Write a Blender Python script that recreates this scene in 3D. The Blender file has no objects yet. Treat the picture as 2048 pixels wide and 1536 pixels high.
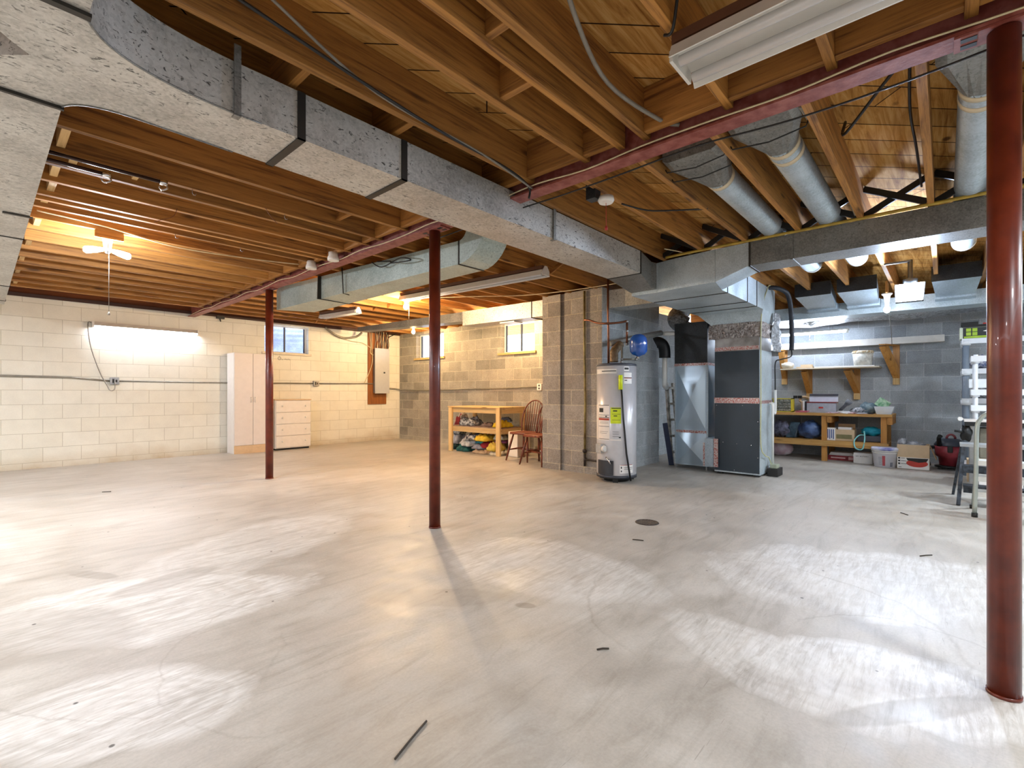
import bpy, bmesh, math, random
from mathutils import Vector, Matrix, noise
random.seed(7)
PI = math.pi
S = bpy.context.scene
COL = S.collection

# ------------------------------------------------------------------ camera
F_PX, CAM_Z, HOR = 961.0, 1.06, 786.0
YAW = math.radians(42.0)
FW = (math.cos(YAW), math.sin(YAW)); RT = (math.sin(YAW), -math.cos(YAW))
cd = bpy.data.cameras.new('camera'); cam = bpy.data.objects.new('camera', cd); COL.objects.link(cam)
cam.location = (0, 0, CAM_Z)
cam.rotation_euler = (PI/2, 0, YAW - PI/2)
cd.sensor_fit = 'HORIZONTAL'; cd.sensor_width = 36.0
cd.lens = 36.0*F_PX/2048.0
cd.shift_x = 0.0
cd.shift_y = (HOR-768.0)/2048.0
cd.clip_start = 0.02; cd.clip_end = 100
S.camera = cam

# ------------------------------------------------------------------ world, exposure
S.view_settings.view_transform = 'Standard'
S.view_settings.look = 'None'
S.view_settings.gamma = 1.0
S.view_settings.use_curve_mapping = False
S.view_settings.exposure = 1.5
w = bpy.data.worlds.new('world'); S.world = w; w.use_nodes = True
bg = w.node_tree.nodes['Background']
bg.inputs[0].default_value = (0.84, 0.90, 1.0, 1); bg.inputs[1].default_value = 3.5
S.cycles.use_denoising = True
S.cycles.max_bounces = 8
S.cycles.diffuse_bounces = 5
S.cycles.sample_clamp_indirect = 6.0

# unseen fill lights added out of view to brighten the floor and its bounce
def add_fill_light(loc, watts, col, size=0.35):
    l = bpy.data.lights.new('fill_light', 'AREA'); l.shape = 'DISK'; l.size = size; l.energy = watts; l.color = col
    o = bpy.data.objects.new('fill_light', l); COL.objects.link(o); o.location = loc
    return o
for loc_, w_, c_ in (((-1.0, -0.9, 2.39), 24, (0.90, 0.95, 1.0)), ((1.3, -1.8, 2.39), 26, (0.88, 0.94, 1.0)), ((3.6, -1.8, 2.39), 20, (0.80, 0.90, 1.0)),
                     ((6.2, -1.7, 2.39), 36, (0.76, 0.88, 1.0)), ((8.2, -2.0, 2.39), 60, (0.76, 0.88, 1.0)), ((-1.6, 3.7, 2.39), 50, (0.92, 0.95, 1.0)), ((-1.5, 6.0, 2.39), 60, (0.92, 0.95, 1.0))):
    add_fill_light(loc_, w_, c_)

# ------------------------------------------------------------------ helpers
def ray(x):
    k = (x-1024.0)/F_PX
    return (FW[0]+k*RT[0], FW[1]+k*RT[1])
def at_z(x, y, z):                     # a measured point of the room at height z
    D = F_PX*(z-CAM_Z)/(HOR-y); r = ray(x); return Vector((D*r[0], D*r[1], z))
def at_x(x, y, X):                     # ... on the plane X = const
    r = ray(x); D = X/r[0]; return Vector((X, D*r[1], CAM_Z+(HOR-y)*D/F_PX))
def at_y(x, y, Y):
    r = ray(x); D = Y/r[1]; return Vector((D*r[0], Y, CAM_Z+(HOR-y)*D/F_PX))

def hexc(h):
    h = h.lstrip('#'); v = [int(h[i:i+2], 16)/255 for i in (0, 2, 4)]
    return tuple((c/12.92 if c <= 0.04045 else ((c+0.055)/1.055)**2.4) for c in v)+(1,)

MATS = {}
def base_mat(name):
    m = bpy.data.materials.new(name); m.use_nodes = True
    nt = m.node_tree; b = nt.nodes['Principled BSDF']
    return m, nt, b
def N(nt, typ, **kw):
    n = nt.nodes.new(typ)
    for k, v in kw.items(): setattr(n, k, v)
    return n
def ramp(nt, fac, stops):
    r = N(nt, 'ShaderNodeValToRGB'); e = r.color_ramp.elements
    while len(e) < len(stops): e.new(0.5)
    for i, (p, c) in enumerate(stops): e[i].position = p; e[i].color = c
    nt.links.new(fac, r.inputs[0]); return r.outputs[0]
def mixc(nt, fac, a, b, mode='MIX'):
    m = N(nt, 'ShaderNodeMix', data_type='RGBA', blend_type=mode)
    for sock, val in ((m.inputs[0], fac), (m.inputs[6], a), (m.inputs[7], b)):
        if hasattr(val, 'is_output'): nt.links.new(val, sock)
        else: sock.default_value = val
    return m.outputs[2]
def mth(nt, op, a, b=None, c=None, clamp=False):
    m = N(nt, 'ShaderNodeMath', operation=op, use_clamp=clamp)
    for i, val in enumerate((a, b, c)):
        if val is None: continue
        if hasattr(val, 'is_output'): nt.links.new(val, m.inputs[i])
        else: m.inputs[i].default_value = val
    return m.outputs[0]
def coords(nt, scale=(1, 1, 1), world=False, rnd=0.0, rot=(0, 0, 0)):
    mp = N(nt, 'ShaderNodeMapping'); mp.inputs['Scale'].default_value = scale; mp.inputs['Rotation'].default_value = rot
    if world: src = N(nt, 'ShaderNodeNewGeometry').outputs['Position']
    else: src = N(nt, 'ShaderNodeTexCoord').outputs['Object']
    if rnd:
        oi = N(nt, 'ShaderNodeObjectInfo'); vm = N(nt, 'ShaderNodeVectorMath', operation='ADD')
        mu = N(nt, 'ShaderNodeVectorMath', operation='SCALE'); cx = N(nt, 'ShaderNodeCombineXYZ')
        for i in range(3): nt.links.new(oi.outputs['Random'], cx.inputs[i])
        nt.links.new(cx.outputs[0], mu.inputs[0]); mu.inputs[3].default_value = rnd
        nt.links.new(src, vm.inputs[0]); nt.links.new(mu.outputs[0], vm.inputs[1]); src = vm.outputs[0]
    nt.links.new(src, mp.inputs[0]); return mp.outputs[0]
def noi(nt, vec, scale, detail=4, rough=0.55, dist=0.0):
    n = N(nt, 'ShaderNodeTexNoise'); n.inputs['Scale'].default_value = scale; n.inputs['Detail'].default_value = detail
    n.inputs['Roughness'].default_value = rough; n.inputs['Distortion'].default_value = dist
    nt.links.new(vec, n.inputs['Vector']); return n.outputs[0]
def bump(nt, b, h, strength=0.3, dist=0.01):
    n = N(nt, 'ShaderNodeBump'); n.inputs['Strength'].default_value = strength; n.inputs['Distance'].default_value = dist
    nt.links.new(h, n.inputs['Height']); nt.links.new(n.outputs[0], b.inputs['Normal'])

def plain(name, c, rough=0.5, metal=0.0, var=0.12, scale=14.0, c2=None, bmp=0.0, coat=0.0, spec=None):
    if name in MATS: return MATS[name]
    m, nt, b = base_mat(name); v = coords(nt); a = hexc(c)
    k = hexc(c2) if c2 else tuple(x*(1-var) for x in a[:3])+(1,)
    f = noi(nt, v, scale, 5)
    nt.links.new(ramp(nt, f, [(0.38, k), (0.62, a)]), b.inputs['Base Color'])
    b.inputs['Roughness'].default_value = rough; b.inputs['Metallic'].default_value = metal
    b.inputs['Coat Weight'].default_value = coat
    if spec is not None: b.inputs['Specular IOR Level'].default_value = spec
    if bmp: bump(nt, b, noi(nt, v, scale*4, 4), bmp, 0.004)
    MATS[name] = m; return m
def emit(name, c, strength, tint=None):
    if name in MATS: return MATS[name]
    m, nt, b = base_mat(name); a = hexc(c)
    b.inputs['Base Color'].default_value = a; b.inputs['Emission Color'].default_value = a
    b.inputs['Emission Strength'].default_value = strength; MATS[name] = m; return m
def wood(name, dark, light, axis='x', rough=0.62, knots=True, fine=1.0):
    if name in MATS: return MATS[name]
    m, nt, b = base_mat(name)
    st = {'x': (1.0, 22, 22), 'y': (22, 1.0, 22), 'z': (22, 22, 1.0)}[axis]
    v = coords(nt, tuple(s*fine for s in st), rnd=37.0)
    g = noi(nt, v, 1.5, 6, 0.6, 0.8); g2 = noi(nt, v, 6.0, 5, 0.7, 0.3)
    f = mth(nt, 'ADD', mth(nt, 'MULTIPLY', g, 0.65), mth(nt, 'MULTIPLY', g2, 0.35))
    d, l = hexc(dark), hexc(light)
    col = ramp(nt, f, [(0.34, d), (0.5, tuple((d[i]+l[i]*2)/3 for i in range(3))+(1,)), (0.66, l)])
    # board to board variation
    oi = N(nt, 'ShaderNodeObjectInfo')
    col = mixc(nt, 1.0, col, ramp(nt, oi.outputs['Random'], [(0, (0.74, 0.72, 0.70, 1)), (1, (1.08, 1.05, 1.0, 1))]), 'MULTIPLY')
    if knots:
        kv = coords(nt, {'x': (1.6, 7, 7), 'y': (7, 1.6, 7), 'z': (7, 7, 1.6)}[axis], rnd=91.0)
        vo = N(nt, 'ShaderNodeTexVoronoi'); vo.inputs['Scale'].default_value = 1.1; nt.links.new(kv, vo.inputs['Vector'])
        kf = ramp(nt, vo.outputs['Distance'], [(0.06, (1, 1, 1, 1)), (0.16, (0, 0, 0, 1))])
        col = mixc(nt, mth(nt, 'MULTIPLY', kf, 0.75), col, tuple(x*0.28 for x in d[:3])+(1,))
    nt.links.new(col, b.inputs['Base Color']); b.inputs['Roughness'].default_value = rough
    bump(nt, b, f, 0.25, 0.004); MATS[name] = m; return m
def galv(name, dark, light, metal=0.35, rough=0.42, fleck=0.5, stretch=(1, 1, 1), sc=70):
    if name in MATS: return MATS[name]
    m, nt, b = base_mat(name); v = coords(nt, stretch); d, l = hexc(dark), hexc(light)
    vo = N(nt, 'ShaderNodeTexVoronoi'); vo.inputs['Scale'].default_value = sc*1.6; nt.links.new(v, vo.inputs['Vector'])
    sp = N(nt, 'ShaderNodeSeparateColor'); nt.links.new(vo.outputs['Color'], sp.inputs[0])
    big = noi(nt, v, 2.2, 8, 0.68); fine = noi(nt, v, sc*1.2, 4, 0.7)
    f = mth(nt, 'ADD', mth(nt, 'ADD', mth(nt, 'MULTIPLY', sp.outputs[0], 0.10), mth(nt, 'MULTIPLY', big, 0.62)), mth(nt, 'MULTIPLY', fine, 0.28))
    col = ramp(nt, f, [(0.34, d), (0.58, l)])
    fl = noi(nt, coords(nt, (stretch[0]*0.55, stretch[1]*1.2, stretch[2]*1.2), rot=(0.3, 0.2, 0.5)), sc*0.8, 3, 0.62, 1.6)
    amt = mth(nt, 'MULTIPLY', ramp(nt, fl, [(0.595, (0, 0, 0, 1)), (0.64, (1, 1, 1, 1))]), ramp(nt, big, [(0.36, (fleck*0.35,)*3+(1,)), (0.62, (fleck*1.4,)*3+(1,))]))
    col = mixc(nt, amt, col, tuple(x*0.30 for x in d[:3])+(1,))
    nt.links.new(col, b.inputs['Base Color']); b.inputs['Metallic'].default_value = metal
    nt.links.new(ramp(nt, big, [(0.3, (rough-0.06,)*3+(1,)), (0.7, (rough+0.14,)*3+(1,))]), b.inputs['Roughness'])
    bump(nt, b, noi(nt, v, 5, 3), 0.06, 0.01); MATS[name] = m; return m
def blocks(name, axis, c1, c2, mortar, ms=0.006, offz=0.085, offh=0.0, rough=0.85, bmp=0.6, stain=None, pore=1.0, msm=0.2, dirt=0.5):
    m, nt, b = base_mat(name)
    g = N(nt, 'ShaderNodeNewGeometry'); s = N(nt, 'ShaderNodeSeparateXYZ'); nt.links.new(g.outputs['Position'], s.inputs[0])
    c = N(nt, 'ShaderNodeCombineXYZ')
    nt.links.new(mth(nt, 'ADD', s.outputs[0 if axis == 'x' else 1], 40*0.4064+offh), c.inputs[0])
    nt.links.new(mth(nt, 'ADD', s.outputs[2], 10*0.2032*2-offz), c.inputs[1])
    br = N(nt, 'ShaderNodeTexBrick'); br.offset = 0.5; br.squash = 1.0
    for k, v in (('Scale', 1.0), ('Mortar Size', ms), ('Mortar Smooth', msm), ('Bias', 0.0), ('Brick Width', 0.4064), ('Row Height', 0.2032)): br.inputs[k].default_value = v
    br.inputs['Color1'].default_value = hexc(c1); br.inputs['Color2'].default_value = hexc(c2); br.inputs['Mortar'].default_value = hexc(mortar)
    nt.links.new(c.outputs[0], br.inputs['Vector'])
    P = g.outputs['Position']
    n1 = noi(nt, P, 1.1, 6, 0.6); n2 = noi(nt, P, 70, 3, 0.7); n3 = noi(nt, P, 4.5, 5, 0.65)
    col = mixc(nt, 0.55*pore, br.outputs['Color'], ramp(nt, n2, [(0.35, (0.45, 0.45, 0.45, 1)), (0.6, (1.1, 1.1, 1.1, 1))]), 'MULTIPLY')
    col = mixc(nt, dirt, col, ramp(nt, n3, [(0.3, (0.62, 0.60, 0.58, 1)), (0.6, (1.05, 1.05, 1.05, 1))]), 'MULTIPLY')
    if stain:                                  # damp staining low on the wall, with a shape of its own
        zf = ramp(nt, mth(nt, 'ADD', mth(nt, 'MULTIPLY', s.outputs[2], 1.6), mth(nt, 'MULTIPLY', n1, 0.9)), [(0.42, (1, 1, 1, 1)), (0.78, (0, 0, 0, 1))])
        col = mixc(nt, mth(nt, 'MULTIPLY', zf, mth(nt, 'MULTIPLY', n3, 1.1)), col, hexc(stain))
    nt.links.new(col, b.inputs['Base Color']); b.inputs['Roughness'].default_value = rough
    h = mth(nt, 'SUBTRACT', mth(nt, 'MULTIPLY', n2, 0.25*pore), br.outputs['Fac'])
    bump(nt, b, h, bmp, 0.008); return m

class MB:
    def __init__(s): s.bm = bmesh.new(); s.mi = 0; s.sm = False
    def _f(s, vs):
        try: f = s.bm.faces.new(vs)
        except ValueError: return None
        f.material_index = s.mi; f.smooth = s.sm; return f
    def hexa(s, p):                       # 8 corners: bottom 4 ccw, top 4 ccw
        v = [s.bm.verts.new(q) for q in p]
        for a in ((3, 2, 1, 0), (4, 5, 6, 7), (0, 1, 5, 4), (1, 2, 6, 5), (2, 3, 7, 6), (3, 0, 4, 7)): s._f([v[i] for i in a])
        return s
    def box(s, x0, x1, y0, y1, z0, z1):
        return s.hexa([(x0, y0, z0), (x1, y0, z0), (x1, y1, z0), (x0, y1, z0), (x0, y0, z1), (x1, y0, z1), (x1, y1, z1), (x0, y1, z1)])
    def obox(s, c, size, rot=None, ez=0, ey=0, ex=0):
        M = rot or Matrix.Rotation(ez, 3, 'Z') @ Matrix.Rotation(ey, 3, 'Y') @ Matrix.Rotation(ex, 3, 'X')
        h = Vector(size)/2; c = Vector(c)
        return s.hexa([c+M @ Vector((a*h.x, b_*h.y, d*h.z)) for d in (-1, 1) for a, b_ in ((-1, -1), (1, -1), (1, 1), (-1, 1))])
    def beam(s, a, b, w, h, up=(0, 0, 1)):           # a bar of section w (side) x h (along up)
        a, b = Vector(a), Vector(b); d = (b-a).normalized(); u = Vector(up)
        sd = d.cross(u).normalized(); u = sd.cross(d).normalized(); sd *= w/2; u = u*h/2
        return s.hexa([a-sd-u, a+sd-u, b+sd-u, b-sd-u, a-sd+u, a+sd+u, b+sd+u, b-sd+u])
    def prism(s, poly, z0, z1):
        lo = [s.bm.verts.new((p[0], p[1], z0 if len(p) < 3 else p[2])) for p in poly]
        hi = [s.bm.verts.new((p[0], p[1], z1)) for p in poly]; n = len(poly)
        s._f(lo[::-1]); s._f(hi)
        for i in range(n): s._f([lo[i], lo[(i+1) % n], hi[(i+1) % n], hi[i]])
        return s
    def extr(s, poly, vec):                          # any planar 3-D polygon pushed along vec
        vec = Vector(vec); lo = [s.bm.verts.new(p) for p in poly]; hi = [s.bm.verts.new(Vector(p)+vec) for p in poly]; n = len(poly)
        s._f(lo[::-1]); s._f(hi)
        for i in range(n): s._f([lo[i], lo[(i+1) % n], hi[(i+1) % n], hi[i]])
        return s
    def tube(s, pts, r, n=10, cap=True):
        pts = [Vector(p) for p in pts]; rs = r if isinstance(r, (list, tuple)) else [r]*len(pts)
        old = s.sm; s.sm = True; rings = []; prev = None
        for i, p in enumerate(pts):
            d = (pts[min(i+1, len(pts)-1)]-pts[max(i-1, 0)]).normalized()
            ref = Vector((0, 0, 1)) if abs(d.z) < 0.9 else Vector((1, 0, 0))
            if prev is None: a = d.cross(ref).normalized()
            else:
                a = (prev - d*prev.dot(d))
                a = a.normalized() if a.length > 1e-6 else d.cross(ref).normalized()
            prev = a; b_ = d.cross(a)
            rings.append([s.bm.verts.new(p+(a*math.cos(t)+b_*math.sin(t))*rs[i]) for t in (2*PI*k/n for k in range(n))])
        for i in range(len(rings)-1):
            for k in range(n): s._f([rings[i][k], rings[i][(k+1) % n], rings[i+1][(k+1) % n], rings[i+1][k]])
        s.sm = old
        if cap: s._f(rings[0][::-1]); s._f(rings[-1])
        return s
    def lathe(s, c, prof, n=28, axis='z', a0=0, a1=2*PI):
        old = s.sm; s.sm = True; c = Vector(c); rings = []; full = abs(a1-a0-2*PI) < 1e-6
        for (r, h) in prof:
            R = []
            for k in range(n if full else n+1):
                t = a0+(a1-a0)*k/n
                p = Vector((r*math.cos(t), r*math.sin(t), h))
                if axis == 'x': p = Vector((h, r*math.cos(t), r*math.sin(t)))
                if axis == 'y': p = Vector((r*math.sin(t), h, r*math.cos(t)))
                R.append(s.bm.verts.new(c+p))
            rings.append(R)
        m = n
        for i in range(len(rings)-1):
            for k in range(m):
                k2 = (k+1) % len(rings[i]) if full else k+1
                s._f([rings[i][k], rings[i][k2], rings[i+1][k2], rings[i+1][k]])
        s.sm = old
        if full:
            if prof[0][0] > 1e-4: s._f(rings[0][::-1])
            if prof[-1][0] > 1e-4: s._f(rings[-1])
        return s
    def ball(s, c, r, u=16, v=10, amp=0.0, fr=3.0, flat=None, seed=0, pinch=0.0):
        rx, ry, rz = r if isinstance(r, (tuple, list)) else (r, r, r); c = Vector(c); old = s.sm; s.sm = True; rows = []
        for j in range(v+1):
            ph = PI*j/v; row = []
            for i in range(u if 0 < j < v else 1):
                th = 2*PI*i/u
                d = Vector((math.sin(ph)*math.cos(th), math.sin(ph)*math.sin(th), math.cos(ph)))
                k = 1.0
                if amp:
                    q = d*fr+Vector((seed*3.1, seed*1.7, seed))
                    k += amp*(noise.noise(q)+0.5*(abs(noise.noise(q*2.3))*2-0.5))
                p = Vector((d.x*rx, d.y*ry, d.z*rz))*k
                if flat is not None and p.z < flat: p.z = flat
                row.append(s.bm.verts.new(c+p))
            rows.append(row)
        for j in range(v):
            for i in range(u):
                a = rows[j][i % len(rows[j])]; b_ = rows[j][(i+1) % len(rows[j])]
                d_ = rows[j+1][i % len(rows[j+1])]; e = rows[j+1][(i+1) % len(rows[j+1])]
                vs = []
                for q in (a, d_, e, b_):
                    if q not in vs: vs.append(q)
                if len(vs) > 2: s._f(vs)
        s.sm = old; return s
    def cloth(s, c, L, W, T, ez=0, amp=0.5, seed=0, nx=14, ny=10):   # a crumpled folded garment with real thickness
        c = Vector(c); R = Matrix.Rotation(ez, 3, 'Z'); old = s.sm; s.sm = True; top = []; bot = []
        for i in range(nx+1):
            tr, br_ = [], []
            for j in range(ny+1):
                u, v = i/nx*2-1, j/ny*2-1
                q = Vector((u*2.2+seed*5.3, v*2.2, seed*1.9))
                e = 1+0.16*noise.noise(q*0.8)
                edge = max(0.0, 1-max(abs(u), abs(v))**5)
                h = T*(0.30+0.70*edge)*(1+amp*(abs(noise.noise(q*1.7))*2.4-0.5))
                x, y = u*L/2*e*(1-0.10*v*v), v*W/2*e*(1-0.12*u*u)
                tr.append(s.bm.verts.new(c+R @ Vector((x, y, max(h, 0.004))))); br_.append(s.bm.verts.new(c+R @ Vector((x*0.96, y*0.96, 0))))
            top.append(tr); bot.append(br_)
        for i in range(nx):
            for j in range(ny):
                s._f([top[i][j], top[i+1][j], top[i+1][j+1], top[i][j+1]]); s._f([bot[i][j], bot[i][j+1], bot[i+1][j+1], bot[i+1][j]])
        for i in range(nx):
            s._f([top[i][0], bot[i][0], bot[i+1][0], top[i+1][0]]); s._f([top[i][ny], top[i+1][ny], bot[i+1][ny], bot[i][ny]])
        for j in range(ny):
            s._f([top[0][j], top[0][j+1], bot[0][j+1], bot[0][j]]); s._f([top[nx][j], bot[nx][j], bot[nx][j+1], top[nx][j+1]])
        s.sm = old; return s
    def build(s, name, mats, parent=None, label=None, cat=None, group=None, kind=None, loc=None, local=False, bevel=0.0, rotz=0.0):
        if not isinstance(mats, (list, tuple)): mats = [mats]
        if parent is not None:
            if not local:
                off = Vector((0, 0, 0)); q = parent
                while q: off += q.location; q = q.parent
                bmesh.ops.translate(s.bm, verts=s.bm.verts, vec=-off)
        else:
            if loc is None:
                xs = [v.co.x for v in s.bm.verts]; ys = [v.co.y for v in s.bm.verts]; zs = [v.co.z for v in s.bm.verts]
                loc = Vector(((min(xs)+max(xs))/2, (min(ys)+max(ys))/2, min(zs)))
            if not local: bmesh.ops.translate(s.bm, verts=s.bm.verts, vec=-Vector(loc))
        bmesh.ops.recalc_face_normals(s.bm, faces=s.bm.faces)
        me = bpy.data.meshes.new(name); s.bm.to_mesh(me); s.bm.free()
        for m in mats: me.materials.append(m)
        o = bpy.data.objects.new(name, me); COL.objects.link(o)
        if parent is not None: o.parent = parent
        else: o.location = loc; o.rotation_euler.z = rotz
        if bevel:
            bv = o.modifiers.new('bevel', 'BEVEL'); bv.width = bevel; bv.segments = 2; bv.limit_method = 'ANGLE'; bv.angle_limit = 0.6
        tag(o, label, cat, group, kind); return o
def tag(o, label=None, cat=None, group=None, kind=None):
    if label: o['label'] = label
    if cat: o['category'] = cat
    if group: o['group'] = group
    if kind: o['kind'] = kind
    return o
def thing(name, loc, label, cat, group=None, rotz=0.0):
    o = bpy.data.objects.new(name, None); COL.objects.link(o); o.location = loc; o.rotation_euler.z = rotz
    o.empty_display_size = 0.1
    return tag(o, label, cat, group)
def copy_tree(o, loc=None, rotz=None, label=None):
    kids = [c for c in o.children]
    n = o.copy(); COL.objects.link(n)
    if loc is not None: n.location = loc
    if rotz is not None: n.rotation_euler.z = rotz
    if label: n['label'] = label
    for k in kids:
        c = copy_tree(k); c.parent = n
    return n
def smooth_path(pts, k=6):
    P = [Vector(p) for p in pts]; out = []
    for i in range(len(P)-1):
        p0 = P[max(i-1, 0)]; p1 = P[i]; p2 = P[i+1]; p3 = P[min(i+2, len(P)-1)]
        for j in range(k):
            t = j/k
            out.append(0.5*((2*p1)+(p2-p0)*t+(2*p0-5*p1+4*p2-p3)*t*t+(-p0+3*p1-3*p2+p3)*t**3))
    out.append(P[-1]); return out
ORD = ['first', 'second', 'third', 'fourth', 'fifth', 'sixth', 'seventh', 'eighth', 'ninth', 'tenth', 'eleventh', 'twelfth', 'thirteenth', 'fourteenth', 'fifteenth', 'sixteenth', 'seventeenth', 'eighteenth', 'nineteenth', 'twentieth', 'twenty-first', 'twenty-second', 'twenty-third', 'twenty-fourth', 'twenty-fifth', 'twenty-sixth', 'twenty-seventh', 'twenty-eighth', 'twenty-ninth', 'thirtieth']

# ------------------------------------------------------------------ materials
M_JOIST = wood('joist_wood', '#5c3410', '#c48c44', 'x')
M_JOIST_Y = wood('blocking_wood', '#5e3612', '#bc8440', 'y')
M_PINE_Z = wood('pine_upright', '#c79a5c', '#e8c98f', 'z', knots=True)
M_PINE_X = wood('pine_x', '#c79a5c', '#e8c98f', 'x')
M_PINE_Y = wood('pine_y', '#c79a5c', '#e8c98f', 'y')
M_BENCH_Y = wood('bench_wood_y', '#a8742e', '#dcae68', 'y')
M_BENCH_Z = wood('bench_wood_z', '#9c6626', '#c9924a', 'z')
M_BENCH_X = wood('bench_wood_x', '#8a5820', '#c48c44', 'x')
M_SILL = wood('sill_wood_dark', '#2c170c', '#4a2814', 'x', knots=False)
M_PLY = wood('panel_plywood', '#6e3c12', '#a8662a', 'z')
M_CHAIR = wood('chair_wood', '#4a1c10', '#8a4226', 'z', rough=0.4, knots=False)
M_GALV = galv('galvanised_old', '#908d86', '#c8c6bf', fleck=0.75, sc=48)
M_GALV_D = galv('galvanised_dull', '#5c5b57', '#8e8d88', fleck=0.55, sc=60)
M_GALV_B = galv('galvanised_bright', '#9aa8ae', '#ccd8de', metal=0.25, rough=0.34, fleck=0.12, sc=80)
M_GALV_N = galv('galvanised_new', '#8f9ca4', '#b8c6d0', metal=0.55, rough=0.36, fleck=0.05, sc=60)
M_GALV_G = galv('galvanised_greenish', '#8fa09c', '#c2d0ca', metal=0.3, rough=0.4, fleck=0.35, sc=60)
M_GALV_K = galv('galvanised_charcoal', '#1e2022', '#3a3d40', metal=0.4, rough=0.4, fleck=0.2, sc=70)
M_SEAM = plain('seam_dark_steel', '#3a3732', 0.5, 0.6)
M_RED = plain('red_oxide_paint', '#6e2812', 0.36, 0.0, c2='#561c0c', scale=9, coat=0.12)
M_REDB = plain('red_oxide_beam', '#9a5a50', 0.5, 0.0, c2='#7c3a30', scale=16, bmp=0.2)
M_WHITE = plain('white_laminate', '#e4ddd6', 0.42, var=0.04)
M_WHITE_D = plain('white_drawer_paint', '#e0d8cf', 0.45, var=0.05)
M_TAN = plain('tan_kick_board', '#cdb08c', 0.6, var=0.1)
M_CHROME = plain('chrome', '#d8d8d8', 0.18, 1.0, var=0.1)
M_STEEL = plain('bare_steel', '#a9a9a8', 0.35, 0.8, var=0.2)
M_BLACK = plain('black_plastic', '#161616', 0.45, var=0.3)
M_CABLE = plain('black_cable', '#1c1a18', 0.5, var=0.2)
M_CABLE_G = plain('grey_cable', '#8a8478', 0.5, var=0.2)
M_CABLE_W = plain('cream_cable', '#d9c9a2', 0.55, var=0.2)
M_CONDUIT = plain('grey_conduit', '#8d887c', 0.45, 0.4, var=0.2)
M_ENAMEL = plain('white_enamel', '#dcd8d0', 0.35, var=0.06)
M_TUBE_OFF = plain('unlit_tube_glass', '#c9c6c4', 0.12, var=0.04)
M_PORC = plain('porcelain', '#e8e4dc', 0.25, var=0.04)
M_COPPER = plain('copper_pipe', '#7c4c34', 0.4, 0.7, var=0.35)
M_YPIPE = plain('yellow_gas_pipe', '#b89a3c', 0.5, 0.1, var=0.3)
M_PVC = plain('white_pvc', '#e6e6e2', 0.35, var=0.05)
M_PAPER = plain('white_paper', '#efece8', 0.7, var=0.05)
M_CARD = plain('brown_cardboard', '#b8936a', 0.8, var=0.12)
M_CARD_L = plain('tan_cardboard', '#cdb391', 0.8, var=0.08)
M_INK = plain('black_ink', '#20201f', 0.6, var=0.1)
M_INKR = plain('red_ink', '#b8362c', 0.6, var=0.1)
M_INKB = plain('blue_ink', '#2c4f8c', 0.6, var=0.1)
M_CORK = plain('grey_felt', '#5c5c5a', 0.9, var=0.2)

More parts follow.
